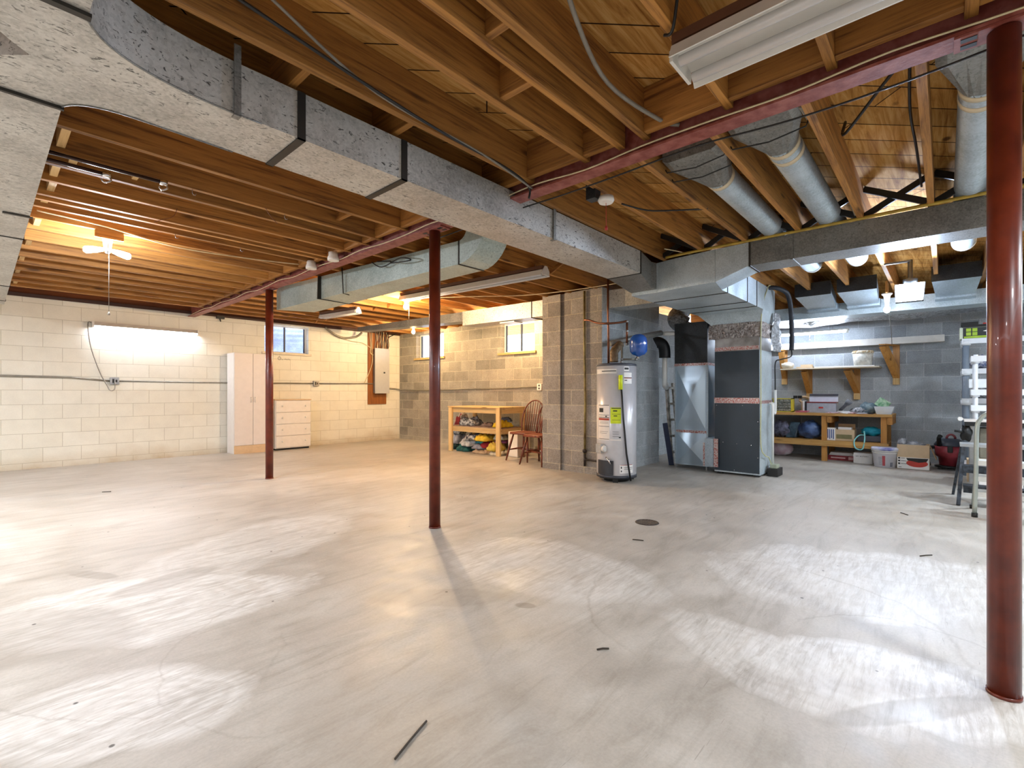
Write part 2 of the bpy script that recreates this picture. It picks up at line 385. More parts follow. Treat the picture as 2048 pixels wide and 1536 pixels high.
# ------------------------------------------------------------------ floor material
def floor_mat():
    m, nt, b = base_mat('sealed_concrete'); g = N(nt, 'ShaderNodeNewGeometry'); P = g.outputs['Position']
    n1 = noi(nt, P, 0.55, 6, 0.6, 0.6); n2 = noi(nt, P, 3.2, 7, 0.65, 0.4); n3 = noi(nt, P, 90, 3, 0.6)
    col = ramp(nt, mth(nt, 'ADD', mth(nt, 'MULTIPLY', n1, 0.6), mth(nt, 'MULTIPLY', n2, 0.4)),
               [(0.34, hexc('#9c958b')), (0.48, hexc('#aea79d')), (0.62, hexc('#bfbab2'))])
    col = mixc(nt, 0.35, col, ramp(nt, n3, [(0.3, (0.75, 0.74, 0.72, 1)), (0.7, (1.1, 1.1, 1.1, 1))]), 'MULTIPLY')
    s = N(nt, 'ShaderNodeSeparateXYZ'); nt.links.new(P, s.inputs[0])
    def blob(cx, cy, rx, ry, ang, wob=0.42, soft=0.22, ns=1.3):
        ca, sa = math.cos(ang), math.sin(ang)
        dx = mth(nt, 'SUBTRACT', s.outputs[0], cx); dy = mth(nt, 'SUBTRACT', s.outputs[1], cy)
        u = mth(nt, 'DIVIDE', mth(nt, 'ADD', mth(nt, 'MULTIPLY', dx, ca), mth(nt, 'MULTIPLY', dy, sa)), rx)
        v = mth(nt, 'DIVIDE', mth(nt, 'SUBTRACT', mth(nt, 'MULTIPLY', dy, ca), mth(nt, 'MULTIPLY', dx, sa)), ry)
        d = mth(nt, 'SQRT', mth(nt, 'ADD', mth(nt, 'MULTIPLY', u, u), mth(nt, 'MULTIPLY', v, v)))
        d2 = mth(nt, 'ADD', d, mth(nt, 'MULTIPLY', mth(nt, 'SUBTRACT', noi(nt, P, ns, 5, 0.6, 0.8), 0.5), wob*2))
        d2 = mth(nt, 'ADD', d2, mth(nt, 'MULTIPLY', mth(nt, 'SUBTRACT', n2, 0.5), 0.5)); e = ramp(nt, d2, [(1.0-soft*0.6, (1, 1, 1, 1)), (1.0, (0, 0, 0, 1))])
        rings = mth(nt, 'ADD', 0.5, mth(nt, 'MULTIPLY', mth(nt, 'SINE', mth(nt, 'MULTIPLY', d2, 34.0)), 0.5))
        return e, rings, d2
    white = hexc('#dcdad6'); grey = hexc('#938b80')
    # old compound smears swept on in arcs
    for (px, py, rx, ry, ang, k) in SMEARS:
        p = at_z(px, py, 0)
        e, rings, d = blob(p.x, p.y, rx, ry, ang)
        brush = noi(nt, coords(nt, (1.8, 16, 1), world=True, rot=(0, 0, -ang-0.5)), 2.6, 8, 0.78, 0.7)
        f = mth(nt, 'MULTIPLY', e, mth(nt, 'MULTIPLY', ramp(nt, brush, [(0.36, (0.1, 0.1, 0.1, 1)), (0.56, (1, 1, 1, 1))]), k))
        f = mth(nt, 'MULTIPLY', f, mth(nt, 'ADD', 0.72, mth(nt, 'MULTIPLY', rings, 0.28)))
        col = mixc(nt, f, col, white)
        rim = ramp(nt, d, [(0.99, (0, 0, 0, 1)), (1.02, (1, 1, 1, 1)), (1.09, (0, 0, 0, 1))])
        col = mixc(nt, mth(nt, 'MULTIPLY', rim, 0.22*k), col, grey)
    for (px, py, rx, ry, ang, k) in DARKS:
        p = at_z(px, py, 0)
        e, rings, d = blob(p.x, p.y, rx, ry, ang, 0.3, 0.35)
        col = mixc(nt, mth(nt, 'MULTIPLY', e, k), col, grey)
    # thin arc scratches
    for (px, py, R, wdt, k) in ARCS:
        p = at_z(px, py, 0)
        dx = mth(nt, 'SUBTRACT', s.outputs[0], p.x); dy = mth(nt, 'SUBTRACT', s.outputs[1], p.y)
        d = mth(nt, 'SQRT', mth(nt, 'ADD', mth(nt, 'MULTIPLY', dx, dx), mth(nt, 'MULTIPLY', dy, dy)))
        d = mth(nt, 'ABSOLUTE', mth(nt, 'SUBTRACT', mth(nt, 'ADD', d, mth(nt, 'MULTIPLY', n2, 0.14)), R))
        e = ramp(nt, d, [(0.0, (1, 1, 1, 1)), (wdt, (0, 0, 0, 1))])
        e = mth(nt, 'MULTIPLY', e, ramp(nt, n1, [(0.44, (0, 0, 0, 1)), (0.56, (1, 1, 1, 1))]))
        col = mixc(nt, mth(nt, 'MULTIPLY', e, k*0.5), col, hexc('#857b6d'))
    # grit and scratches
    vo = N(nt, 'ShaderNodeTexVoronoi'); vo.inputs['Scale'].default_value = 5.0
    nt.links.new(coords(nt, (1, 1, 1), world=True), vo.inputs['Vector'])
    col = mixc(nt, ramp(nt, vo.outputs['Distance'], [(0.030, (0.85, 0.85, 0.85, 1)), (0.046, (0, 0, 0, 1))]), col, hexc('#3a352f'))
    sv = coords(nt, (1.0, 30, 1), world=True, rot=(0, 0, 0.6)); sc = noi(nt, sv, 3.0, 3, 0.6, 2.5)
    col = mixc(nt, mth(nt, 'MULTIPLY', ramp(nt, sc, [(0.68, (0, 0, 0, 1)), (0.73, (1, 1, 1, 1))]), 0.5), col, hexc('#6d6459'))
    sw = noi(nt, coords(nt, (1, 5, 1), world=True, rot=(0, 0, -0.5)), 1.4, 8, 0.72, 1.4)
    col = mixc(nt, 0.55, col, ramp(nt, sw, [(0.34, (0.70, 0.68, 0.64, 1)), (0.50, (1, 1, 1, 1)), (0.66, (1.12, 1.12, 1.12, 1))]), 'MULTIPLY')
    nt.links.new(col, b.inputs['Base Color'])
    nt.links.new(ramp(nt, n2, [(0.35, (0.38, 0.38, 0.38, 1)), (0.65, (0.58, 0.58, 0.58, 1))]), b.inputs['Roughness'])
    b.inputs['Specular IOR Level'].default_value = 0.45
    bump(nt, b, n2, 0.08, 0.01); return m
SMEARS = [(300, 1210, 0.42, 0.80, 0.95, 0.85), (235, 1420, 0.26, 0.42, 0.9, 0.9), (520, 1085, 0.9, 0.45, 0.4, 0.5),
          (1760, 1160, 0.60, 1.0, 0.7, 0.65), (1820, 1370, 0.30, 0.55, 0.2, 0.8), (1090, 1130, 0.45, 0.7, 0.1, 0.5), (1560, 1330, 0.25, 0.5, -0.2, 0.55)]
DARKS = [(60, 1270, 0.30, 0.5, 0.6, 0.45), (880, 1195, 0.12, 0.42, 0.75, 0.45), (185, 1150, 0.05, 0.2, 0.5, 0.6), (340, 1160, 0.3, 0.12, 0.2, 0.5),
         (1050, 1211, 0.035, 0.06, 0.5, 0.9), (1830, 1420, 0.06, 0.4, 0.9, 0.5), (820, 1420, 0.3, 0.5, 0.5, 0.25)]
ARCS = [(250, 1340, 0.62, 0.012, 0.7), (700, 1260, 0.75, 0.008, 0.6), (1500, 1220, 0.85, 0.014, 0.6), (1820, 1330, 0.50, 0.010, 0.6), (500, 1180, 1.1, 0.008, 0.6), (1750, 1100, 0.7, 0.008, 0.5)]

M_FLOOR = floor_mat()
def plank_mat():                                   # diagonal subfloor planks, their grain and gaps
    m, nt, b = base_mat('diagonal_subfloor'); v = coords(nt, world=True, rot=(0, 0, PI/4))
    br = N(nt, 'ShaderNodeTexBrick'); br.offset = 0.37
    for k, x in (('Scale', 1.0), ('Mortar Size', 0.004), ('Mortar Smooth', 0.3), ('Bias', 0.0), ('Brick Width', 3.4), ('Row Height', 0.17)): br.inputs[k].default_value = x
    br.inputs['Color1'].default_value = (0.75, 0.75, 0.75, 1); br.inputs['Color2'].default_value = (1.1, 1.08, 1.05, 1); br.inputs['Mortar'].default_value = (0.03, 0.02, 0.01, 1)
    nt.links.new(v, br.inputs['Vector'])
    g = noi(nt, coords(nt, (1.2, 16, 1), world=True, rot=(0, 0, PI/4)), 1.6, 7, 0.65, 1.0)
    col = ramp(nt, g, [(0.3, hexc('#8a5a24')), (0.5, hexc('#bc8a48')), (0.68, hexc('#d6aa68'))])
    kv = N(nt, 'ShaderNodeTexVoronoi'); kv.inputs['Scale'].default_value = 2.6; nt.links.new(coords(nt, (1.0, 1.6, 1), world=True, rot=(0, 0, PI/4)), kv.inputs['Vector'])
    col = mixc(nt, ramp(nt, kv.outputs['Distance'], [(0.06, (0.8, 0.8, 0.8, 1)), (0.11, (0, 0, 0, 1))]), col, hexc('#3a1e0a'))
    st = noi(nt, coords(nt, (1, 5, 1), world=True, rot=(0, 0, PI/4)), 1.3, 5, 0.7)
    col = mixc(nt, mth(nt, 'MULTIPLY', ramp(nt, st, [(0.60, (0, 0, 0, 1)), (0.70, (1, 1, 1, 1))]), 0.55), col, hexc('#4a3018'))
    col = mixc(nt, 1.0, col, br.outputs['Color'], 'MULTIPLY')
    nt.links.new(col, b.inputs['Base Color']); b.inputs['Roughness'].default_value = 0.9; b.inputs['Specular IOR Level'].default_value = 0.15
    bump(nt, b, mth(nt, 'SUBTRACT', mth(nt, 'MULTIPLY', g, 0.3), br.outputs['Fac']), 0.6, 0.008); return m
M_PLANK = plank_mat()
M_WWALL = blocks('white_painted_block', 'x', '#e2dfd2', '#ddd9ca', '#b9b3a2', ms=0.0035, rough=0.6, bmp=0.35, stain='#a88f68', pore=0.12, msm=0.4, dirt=0.18)
M_GWALL = blocks('grey_block_window_wall', 'y', '#a8a296', '#88847c', '#b8b09f', ms=0.006, bmp=0.5, stain='#c2baa8', pore=0.8)
M_CWALL = blocks('brown_grey_block', 'y', '#a39a90', '#8c837a', '#bcae98', ms=0.006, bmp=0.5, pore=1.0, offh=0.12)
M_CWALLX = blocks('brown_grey_block_side', 'x', '#8d8882', '#77736e', '#a8a294', ms=0.006, bmp=0.5, pore=1.0)
M_BWALL = blocks('blue_grey_block', 'y', '#b6bcc0', '#9ea4a9', '#ccd1d4', ms=0.004, bmp=0.6, pore=0.7, offh=-0.03, msm=0.3, dirt=0.5)
M_BWALLX = blocks('blue_grey_block_side', 'x', '#b4babc', '#a0a6a8', '#c8ccce', ms=0.004, bmp=0.6, pore=0.8, msm=0.3, dirt=0.6)

# ------------------------------------------------------------------ room shell
XW, YW = 6.59, 9.47          # window wall, white wall
XB = 9.60                    # back wall behind the workbench
ZW = 2.42
JB, JT = 2.41, 2.645         # joist bottom / top
b = MB(); b.box(-3.2, XB+0.2, -3.6, YW+0.2, -0.12, 0.0); b.build('floor', M_FLOOR, kind='structure')
b = MB(); b.box(-3.2, XB+0.2, -3.6, YW+0.2, JT, JT+0.03); b.build('ceiling', M_PLANK, kind='structure')
def wall_holes(axis, c0, c1, a0, a1, z0, z1, holes):          # wall slab with rectangular openings
    b = MB(); cuts = sorted(holes); cur = a0
    def put(u0, u1, w0, w1):
        if u1-u0 < 1e-4 or w1-w0 < 1e-4: return
        if axis == 'x': b.box(u0, u1, c0, c1, w0, w1)
        else: b.box(c0, c1, u0, u1, w0, w1)
    for (h0, h1, k0, k1) in cuts:
        put(cur, h0, z0, z1); put(h0, h1, z0, k0); put(h0, h1, k1, z1); cur = h1
    put(cur, a1, z0, z1); return b
WIN1 = (3.587, 4.425, 1.835, 2.365)
WIN2 = (7.88, 8.83, 1.835, 2.36)
WIN3 = (5.40, 6.22, 1.81, 2.36)
wall_holes('x', YW, YW+0.2, -3.2, XW+0.2, 0, ZW, [WIN1]).build('wall_left', M_WWALL, kind='structure')
wall_holes('y', XW, XW+0.2, 4.22, YW, 0, ZW, [WIN3, WIN2]).build('wall_rear', M_GWALL, kind='structure')
# block chimney mass: pilaster and recessed panel
b = MB(); b.prism([(5.35, 4.235), (5.35, 3.925), (5.385, 3.925), (5.385, 3.855), (5.35, 3.855), (5.35, 3.27), (5.40, 3.27), (5.40, 4.235)], 0, ZW)
b.box(5.40, XW, 3.30, 4.235, 0, ZW)
b.build('wall_chimney', M_CWALL, kind='structure')
b = MB(); b.box(5.352, 7.0, 3.262, 3.272, 0, ZW); b.box(6.59, 7.0, 3.272, 3.7, 0, ZW); b.box(7.0, XB+0.2, 3.62, 3.82, 0, ZW)
b.build('wall_nook', M_BWALLX, kind='structure')
b = MB(); b.box(XB, XB+0.2, -3.6, 3.62, 0, ZW); b.build('wall_back', M_BWALL, kind='structure')
b = MB(); b.box(-3.2, XB, -3.6, -3.4, 0, ZW); b.build('wall_right', M_BWALLX, kind='structure')
b = MB(); b.box(-3.2, -3.0, -3.4, YW, 0, ZW); b.build('wall_front', M_GWALL, kind='structure')
# dark sill plates on the walls, up to the joists
b = MB(); b.box(-3.0, XW+0.2, YW-0.012, YW+0.14, ZW, JT); b.build('trim_1', wood('rim_board', '#4a2410', '#7c451e', 'x', knots=False), kind='structure')
b = MB(); b.box(-3.0, XW+0.2, YW-0.03, YW-0.012, ZW-0.028, ZW+0.022); b.build('trim_2', M_SILL, kind='structure')
b = MB(); b.box(XW, XW+0.14, 3.3, YW-0.012, ZW, JT); b.build('trim_3', M_JOIST_Y, kind='structure')
b = MB(); b.box(XB-0.0, XB+0.14, -3.4, 3.8, ZW, JT); b.build('trim_4', M_JOIST_Y, kind='structure')

# windows: sash, glass, sill
M_GLASS = None
def glass_mat():
    m, nt, b = base_mat('window_glass'); b.inputs['Base Color'].default_value = (0.95, 0.97, 1, 1)
    b.inputs['Roughness'].default_value = 0.02; b.inputs['Transmission Weight'].default_value = 1.0; b.inputs['IOR'].default_value = 1.05
    return m
M_GLASS = glass_mat()
M_FRAME = plain('window_white_frame', '#d8dce2', 0.5, var=0.06)
M_FRAME_D = plain('window_dark_sash', '#3d4450', 0.5, var=0.1)
M_SILLC = plain('cream_concrete_sill', '#b9a06a', 0.8, var=0.2)
def window(n, axis, c, a0, a1, z0, z1, sill_m, depth=0.13):
    def bx(b, u0, u1, d0, d1, w0, w1):
        if axis == 'x': b.box(u0, u1, c+d0, c+d1, w0, w1)
        else: b.box(c+d0, c+d1, u0, u1, w0, w1)
    t = 0.025
    loc = ((a0+a1)/2, c+depth, z0) if axis == 'x' else (c+depth, (a0+a1)/2, z0)
    r = bpy.data.objects.new('window_%d' % n, None); COL.objects.link(r); r.location = loc; r['kind'] = 'structure'
    b = MB()
    bx(b, a0, a1, depth-0.02, depth+0.03, z0, z0+t); bx(b, a0, a1, depth-0.02, depth+0.03, z1-t, z1)
    bx(b, a0, a0+t, depth-0.02, depth+0.03, z0+t, z1-t); bx(b, a1-t, a1, depth-0.02, depth+0.03, z0+t, z1-t)
    b.build('window_frame', M_FRAME, r)
    b = MB(); mid = (a0+a1)/2
    bx(b, mid-0.013, mid+0.013, depth-0.012, depth+0.02, z0+t, z1-t)
    for u in (a0+t, a1-t-0.018): bx(b, u, u+0.018, depth-0.012, depth+0.02, z0+t, z1-t)
    b.build('window_sash', M_FRAME_D, r)
    b = MB(); bx(b, a0+t, a1-t, depth+0.003, depth+0.007, z0+t, z1-t); b.build('glass_pane', M_GLASS, r)
    b = MB(); bx(b, a0-0.05, a1+0.05, -0.035, 0.13, z0-0.04, z0); b.build('window_sill', sill_m, r)
window(1, 'x', YW, *WIN1, plain('painted_sill', '#d8cdb8', 0.6, var=0.1))
window(2, 'y', XW, *WIN2, M_SILLC)
window(3, 'y', XW, *WIN3, M_SILLC)
# corrugated window well outside window 1
b = MB(); cx = (WIN1[0]+WIN1[1])/2
prev = None; pts = []
for i in range(25):
    a = PI*i/24; pts.append((cx-0.62*math.cos(a), YW+0.2+0.55*math.sin(a)))
old = b.sm; b.sm = True
zs = [1.5+0.025*k for k in range(40)]
rows = []
for k, z in enumerate(zs):
    o_ = 0.008*math.sin(k*PI/2); rows.append([b.bm.verts.new((cx+(p[0]-cx)*(1+o_), YW+0.2+(p[1]-YW-0.2)*(1+o_), z)) for p in pts])
for k in range(len(rows)-1):
    for i in range(24): b._f([rows[k][i], rows[k][i+1], rows[k+1][i+1], rows[k+1][i]])
b.build('window_well', galv('well_steel', '#7886a8', '#aab6d4', metal=0.2, fleck=0.2), label='curved galvanised window well seen through the white wall window', cat='window well')

# ------------------------------------------------------------------ joists
nearY = [-1.30, -0.90, -0.49, -0.09, 0.33, 0.742, 1.16, 1.31, 1.536, 1.955, 2.36, 2.76, 3.31, 3.69, 3.90, 4.22, 4.545, 4.67, 4.855, 5.19, 5.57, 5.985, 6.37, 6.75, 7.14, 7.53, 7.93, 8.32, 8.72]
farY = [-1.16, -0.76, -0.355, 0.055, 0.465, 0.885, 1.30, 1.69, 2.10, 2.51, 2.92, 3.33, 3.74, 4.14, 4.55, 4.96, 5.36, 5.77, 6.18, 6.58, 6.99, 7.40, 7.80, 8.21, 8.62, 9.02]
XM = 2.41
def joist(x0, x1, y, lab, grp, m=M_JOIST):
    b = MB(); b.box(x0, x1, y, y+0.038, JB, JT)
    return b.build('floor_joist', m, label=lab, cat='joist', group=grp, bevel=0.002)
for i, y in enumerate(reversed(nearY)):
    joist(-2.9, XM-0.02, y, 'orange pine joist left of the red beam, %s out from the white wall' % ORD[i], 'floor joists left of the red beam')
for i, y in enumerate(reversed(farY)):
    x1 = XB if y < 3.2 else XW
    joist(XM+0.02, x1-0.002, y, 'orange pine joist right of the red beam, %s out from the white wall' % ORD[i], 'floor joists right of the red beam')
# solid blocking between joists
def blocking(x, w, ya, yb, z0, lab, grp, m=M_JOIST_Y):
    b = MB(); b.box(x, x+w, ya, yb, z0, JT-0.002); return b.build('wood_blocking', m, label=lab, cat='blocking', group=grp, bevel=0.002)
ny = sorted(nearY)
cnt = 0
for i in range(len(ny)-1):
    ya, yb = ny[i]+0.038, ny[i+1]
    if yb-ya < 0.12: continue
    # header blocking hard against the steel beam
    kk = len(ny)-2-i
    blocking(XM-0.10, 0.038, ya, yb, JB+0.005, 'wood blocking left of the red beam, %s bay from the white wall' % ORD[kk], 'blocking along the left side of the red beam')
ladd = [(0.36, 3.725, 3.90), (0.31, 4.255, 4.545), (0.30, 3.935, 4.22), (0.66, 3.725, 3.90), (0.62, 4.583, 4.67), (0.30, 4.705, 4.855), (0.30, 5.225, 5.57), (0.29, 6.02, 6.37), (0.28, 6.79, 7.14), (0.28, 7.57, 7.93), (0.29, 8.355, 8.72), (0.21, 5.61, 5.985), (0.22, 6.41, 6.75), (0.22, 7.18, 7.53), (0.21, 7.97, 8.32), (0.29, 3.35, 3.69)]
for k, (x, ya, yb) in enumerate(sorted(ladd, key=lambda t: t[1])):
    blocking(x, 0.038 if x < 0.6 else 0.03, ya-0.0, yb, JB+0.03, 'short pale wood block by the left trunk duct, %s out from the duct tee' % ORD[k], 'blocks beside the left trunk duct', M_PINE_Y)
for k, (x, ya, yb) in enumerate([(1.95, 3.35, 3.69), (1.33, 3.725, 3.90), (1.9, 4.583, 4.67), (1.05, 4.583, 4.67)]):
    blocking(x, 0.035, ya, yb, JB+0.06, ['wood block between joists beside the main duct, left of the middle post', 'wood block between two close joists over the left bay', 'yellowish wood block between doubled joists near the beam', 'yellowish wood block between doubled joists further left'][k], 'stray blocks between the left joists')
for k, (x, ya, yb) in enumerate([(1.62, 1.348, 1.536), (1.30, 1.198, 1.31), (1.46, 2.0, 2.36), (0.92, 2.0, 2.36)]):
    blocking(x, 0.035, ya, yb, JB+0.02, ['wood block between joists above the main duct, nearest the steel beam', 'wood block in the narrow bay of doubled joists, top middle', 'wood block over the main duct, middle', 'wood block over the main duct near its strap'][k], 'blocks above the main duct')
# cross bridging on the right side
fy = sorted(farY)
for i in range(len(fy)-1):
    ya, yb = fy[i]+0.038, fy[i+1]
    x = 4.55 if ya < 2.0 else 4.30
    if ya > 8.9: continue
    for q, (za, zb) in enumerate(((JB+0.02, JT-0.02), (JT-0.02, JB+0.02))):
        b = MB(); b.beam((x+0.05*q, ya, za), (x+0.05*q, yb, zb), 0.02, 0.045, up=(0, 0, 1))
        b.build('cross_bridging', M_CABLE if ya < 2 else M_JOIST_Y, label=('dark metal' if ya < 2 else 'thin wood')+' cross brace right of the beam, '+('rising' if q == 0 else 'falling')+', %s bay from the right' % ORD[i], cat='brace', group='cross bridging right of the beam')
    blocking(XM+0.06, 0.038, ya, yb, JB+0.005, 'wood blocking right of the red beam, %s bay from the right' % ORD[i], 'blocking along the right side of the red beam')

# ------------------------------------------------------------------ steel beam and posts
BZ = 2.345
t = thing('steel_beam', (XM, 3.0, BZ), 'red oxide painted steel beam carrying the joists across the room', 'beam')
b = MB(); b.box(XM-0.052, XM+0.052, -3.4, YW-0.002, BZ, BZ+0.012); b.build('bottom_flange', M_REDB, t)
b = MB(); b.box(XM-0.004, XM+0.004, -3.4, YW-0.002, BZ+0.012, BZ+0.19); b.build('web', M_REDB, t)
b = MB(); b.box(XM-0.052, XM+0.052, -3.4, YW-0.002, BZ+0.19, BZ+0.20)
b.build('top_flange', M_REDB, t)
for nm, x in (('left', XM-0.058), ('right', XM+0.058)):
    b = MB(); P = [(x+0.006*math.sin(i*1.7), -3.0+i*0.35, BZ+0.020+0.012*math.sin(i*2.3)) for i in range(36)]
    b.tube(smooth_path(P, 4), 0.0042, 6)
    b.build('electrical_cable', M_CABLE_W if nm == 'left' else M_CABLE_G, label=('cream' if nm == 'left' else 'grey')+' cable run along the '+('near' if nm == 'left' else 'far')+' flange edge of the red beam', cat='cable')
b = MB(); P = [(XM+0.075+0.02*math.sin(i*1.3), -2.0+i*0.42, BZ-0.005-0.03*abs(math.sin(i*0.9))) for i in range(13)]
b.tube(smooth_path(P, 5), 0.0045, 6); b.build('electrical_cable', M_CABLE, label='black cable sagging under the far edge of the red beam on the right', cat='cable')
def post(y, lab):
    t = thing('support_post', (XM, y, 0), lab, 'post')
    b = MB(); b.lathe((XM, y, 0), [(0.044, 0.008), (0.044, BZ-0.014)], 40); b.build('post_shaft', M_RED, t)
    b = MB(); b.box(XM-0.05, XM+0.05, y-0.13, y+0.13, BZ-0.010, BZ-0.001); 
    b.build('cap_plate', [M_REDB], t)
    for dy in (-0.09, 0.09):
        for dx in (-0.022, 0.022):
            b = MB(); b.box(XM+dx-0.012, XM+dx+0.012, y+dy-0.022, y+dy+0.022, BZ-0.0125, BZ-0.0101); b.build('bolt_slot', M_BLACK, t)
    b = MB(); b.lathe((XM, y, 0), [(0.047, 0.0005), (0.047, 0.012)], 32); b.build('base_ring', M_RED, t)
post(-0.155, 'thick dark red steel post at the right edge of the view')
post(2.99, 'dark red steel post in the middle of the room')
post(6.21, 'dark red steel post before the white wardrobe, farthest from view')

# ------------------------------------------------------------------ ducts
DZ0, DZ1 = 2.196, 2.405
def seam_x(name, parent, x, y0, y1, z0, z1, w=0.035, m=M_SEAM, far=True):        # cleat round a duct that runs along X
    b = MB(); e = 0.006
    b.box(x, x+w, y0-e, y0, z0-e, z1); b.box(x, x+w, y0-e, y1+e, z0-e, z0); b.box(x, x+w, y1, y1+e, z0-e, z1)
    return b.build(name, m, parent)
def seam_y(name, parent, y, x0, x1, z0, z1, w=0.03, m=M_SEAM):
    b = MB(); e = 0.006
    b.box(x0-e, x0, y, y+w, z0-e, z1); b.box(x0-e, x1+e, y, y+w, z0-e, z0); b.box(x1, x1+e, y, y+w, z0-e, z1)
    return b.build(name, m, parent)
# A: main supply duct running along X to the furnace plenum
t = thing('supply_duct', (2.5, 2.31, DZ0), 'long speckled galvanised duct crossing from the upper left to the furnace plenum', 'duct')
b = MB(); b.box(0.80, 4.20, 2.14, 2.49, DZ0, DZ1); b.build('duct_section', M_GALV, t)
for x in (0.95, 1.50): seam_x('seam_cleat', t, x, 2.14, 2.49, DZ0, DZ1)
seam_x('seam_cleat', t, 4.19, 2.14, 2.49, DZ0, DZ1, 0.012)
for x in (0.69, 2.82):
    b = MB(); b.box(x, x+0.026, 2.126, 2.132, DZ0-0.01, JB+0.06); b.box(x, x+0.026, 2.126, 2.16, DZ0-0.014, DZ0-0.008); b.build('hanger_strap', M_GALV_D, t)
# tee elbow at the left end
def arc(cx, cy, r, a0, a1, n=10): return [(cx+r*math.cos(a0+(a1-a0)*i/n), cy+r*math.sin(a0+(a1-a0)*i/n)) for i in range(n+1)]
t = thing('duct_tee', (0.3, 2.3, DZ0), 'curved galvanised tee where the main duct splits at the upper left', 'duct fitting')
poly = []
def qb(p0, p1, p2, n=12): return [((1-s)**2*p0[0]+2*s*(1-s)*p1[0]+s*s*p2[0], (1-s)**2*p0[1]+2*s*(1-s)*p1[1]+s*s*p2[1]) for s in (i/n for i in range(n+1))]
poly += qb((0.80, 2.14), (0.30, 2.16), (0.22, 1.93))
poly += [(-0.12, 1.93)] + qb((-0.12, 1.93), (0.0, 2.175), (0.116, 2.285), 6)[1:] + qb((0.116, 2.285), (0.0, 2.40), (-0.12, 2.60), 6)[1:]
poly += qb((0.222, 2.60), (0.26, 2.49), (0.42, 2.485)) + [(0.80, 2.49)]
b = MB(); b.prism(poly, DZ0, DZ1); b.build('tee_body', M_GALV, t)
b = MB()
for P in (qb((0.80, 2.14), (0.30, 2.16), (0.22, 1.93)), qb((0.222, 2.60), (0.26, 2.49), (0.42, 2.485))+[(0.80, 2.49)]):
    b = MB(); b.tube([(p[0], p[1], DZ0-0.001) for p in P], 0.004, 6); b.build('rolled_edge', M_GALV_D, t)
for ya, yb in ((2.60, 2.615), (1.90, 1.925)):
    b = MB(); b.box(-0.12, 0.228, ya, yb, DZ0-0.012, DZ0); b.build('seam_cleat', M_SEAM, t)
# D: trunk duct along the left
t = thing('trunk_duct', (0.05, 6, DZ0), 'pale galvanised trunk duct along the left edge of the ceiling', 'duct')
b = MB(); b.box(-0.12, 0.222, 2.615, 8.98, DZ0, DZ1); b.build('duct_section', M_GALV, t)
for y in (5.05, 7.4, 8.6): seam_y('seam_cleat', t, y, -0.12, 0.222, DZ0, DZ1, 0.012)
b = MB(); b.box(0.10, 0.235, 4.36, 4.385, DZ0-0.010, DZ0-0.004); b.build('hanger_strap', M_SEAM, t)
t = thing('trunk_duct', (0.05, 0, DZ0), 'pale galvanised trunk duct leaving overhead at the top left corner', 'duct')
b = MB(); b.box(-0.12, 0.222, -2.5, 1.90, DZ0, DZ1); b.build('duct_section', M_GALV, t)
# junction over the furnace
t = thing('furnace_plenum', (5.6, 2.1, 2.10), 'large galvanised plenum joining the ducts above the furnace', 'duct')
b = MB()
b.hexa([(4.20, 2.14, DZ0), (4.62, 2.235, 2.14), (4.62, 2.50, 2.14), (4.20, 2.49, DZ0), (4.20, 2.14, DZ1), (4.62, 2.235, DZ1), (4.62, 2.50, DZ1), (4.20, 2.49, DZ1)])
b.hexa([(4.62, 2.235, 2.14), (4.78, 2.20, 2.13), (4.90, 2.50, 2.11), (4.62, 2.50, 2.14), (4.62, 2.235, DZ1), (4.78, 2.20, DZ1), (4.90, 2.50, DZ1), (4.62, 2.50, DZ1)])
b.build('left_transition', M_GALV_D, t)
b = MB(); b.prism([(4.62, 1.60), (5.02, 1.67), (6.50, 1.67), (6.50, 2.47), (4.70, 2.50), (4.70, 2.20), (4.66, 2.00)], 2.10, DZ1)
b.build('plenum_body', M_GALV_B, t)
b = MB(); b.hexa([(4.60, 1.30, DZ0), (4.90, 1.30, DZ0), (5.02, 1.668, 2.10), (4.62, 1.598, 2.10), (4.60, 1.30, DZ1), (4.90, 1.30, DZ1), (5.02, 1.668, DZ1), (4.62, 1.598, DZ1)])
b.build('right_transition', M_GALV_B, t)
b = MB()
for x in (5.18, 5.85, 6.22):
    b = MB(); b.box(x, x+0.010, 1.664, 2.476, 2.094, DZ1); b.build('seam_cleat', M_SEAM, t)

b = MB(); b.hexa([(6.50, 1.70, 1.95), (7.05, 1.70, 1.95), (7.05, 2.40, 1.95), (6.50, 2.30, 1.95), (6.50, 1.67, 2.10), (7.05, 1.67, 2.10), (7.05, 2.47, 2.10), (6.50, 2.47, 2.10)])
b.box(6.50, 7.05, 1.67, 2.47, 2.10, DZ1)
b.build('plenum_drop', M_GALV_B, t)
# B: return duct to the right
t = thing('return_duct', (4.75, 0, DZ0), 'dark speckled galvanised duct running to the right behind the red post', 'duct')
b = MB(); b.box(4.60, 4.90, -3.0, 1.30, DZ0, DZ1); b.build('duct_section', M_GALV_D, t)
seam_y('seam_cleat', t, 1.285, 4.60, 4.90, DZ0, DZ1, 0.014)
seam_y('seam_cleat', t, 0.95, 4.60, 4.90, DZ0, DZ1, 0.02, M_GALV_D)
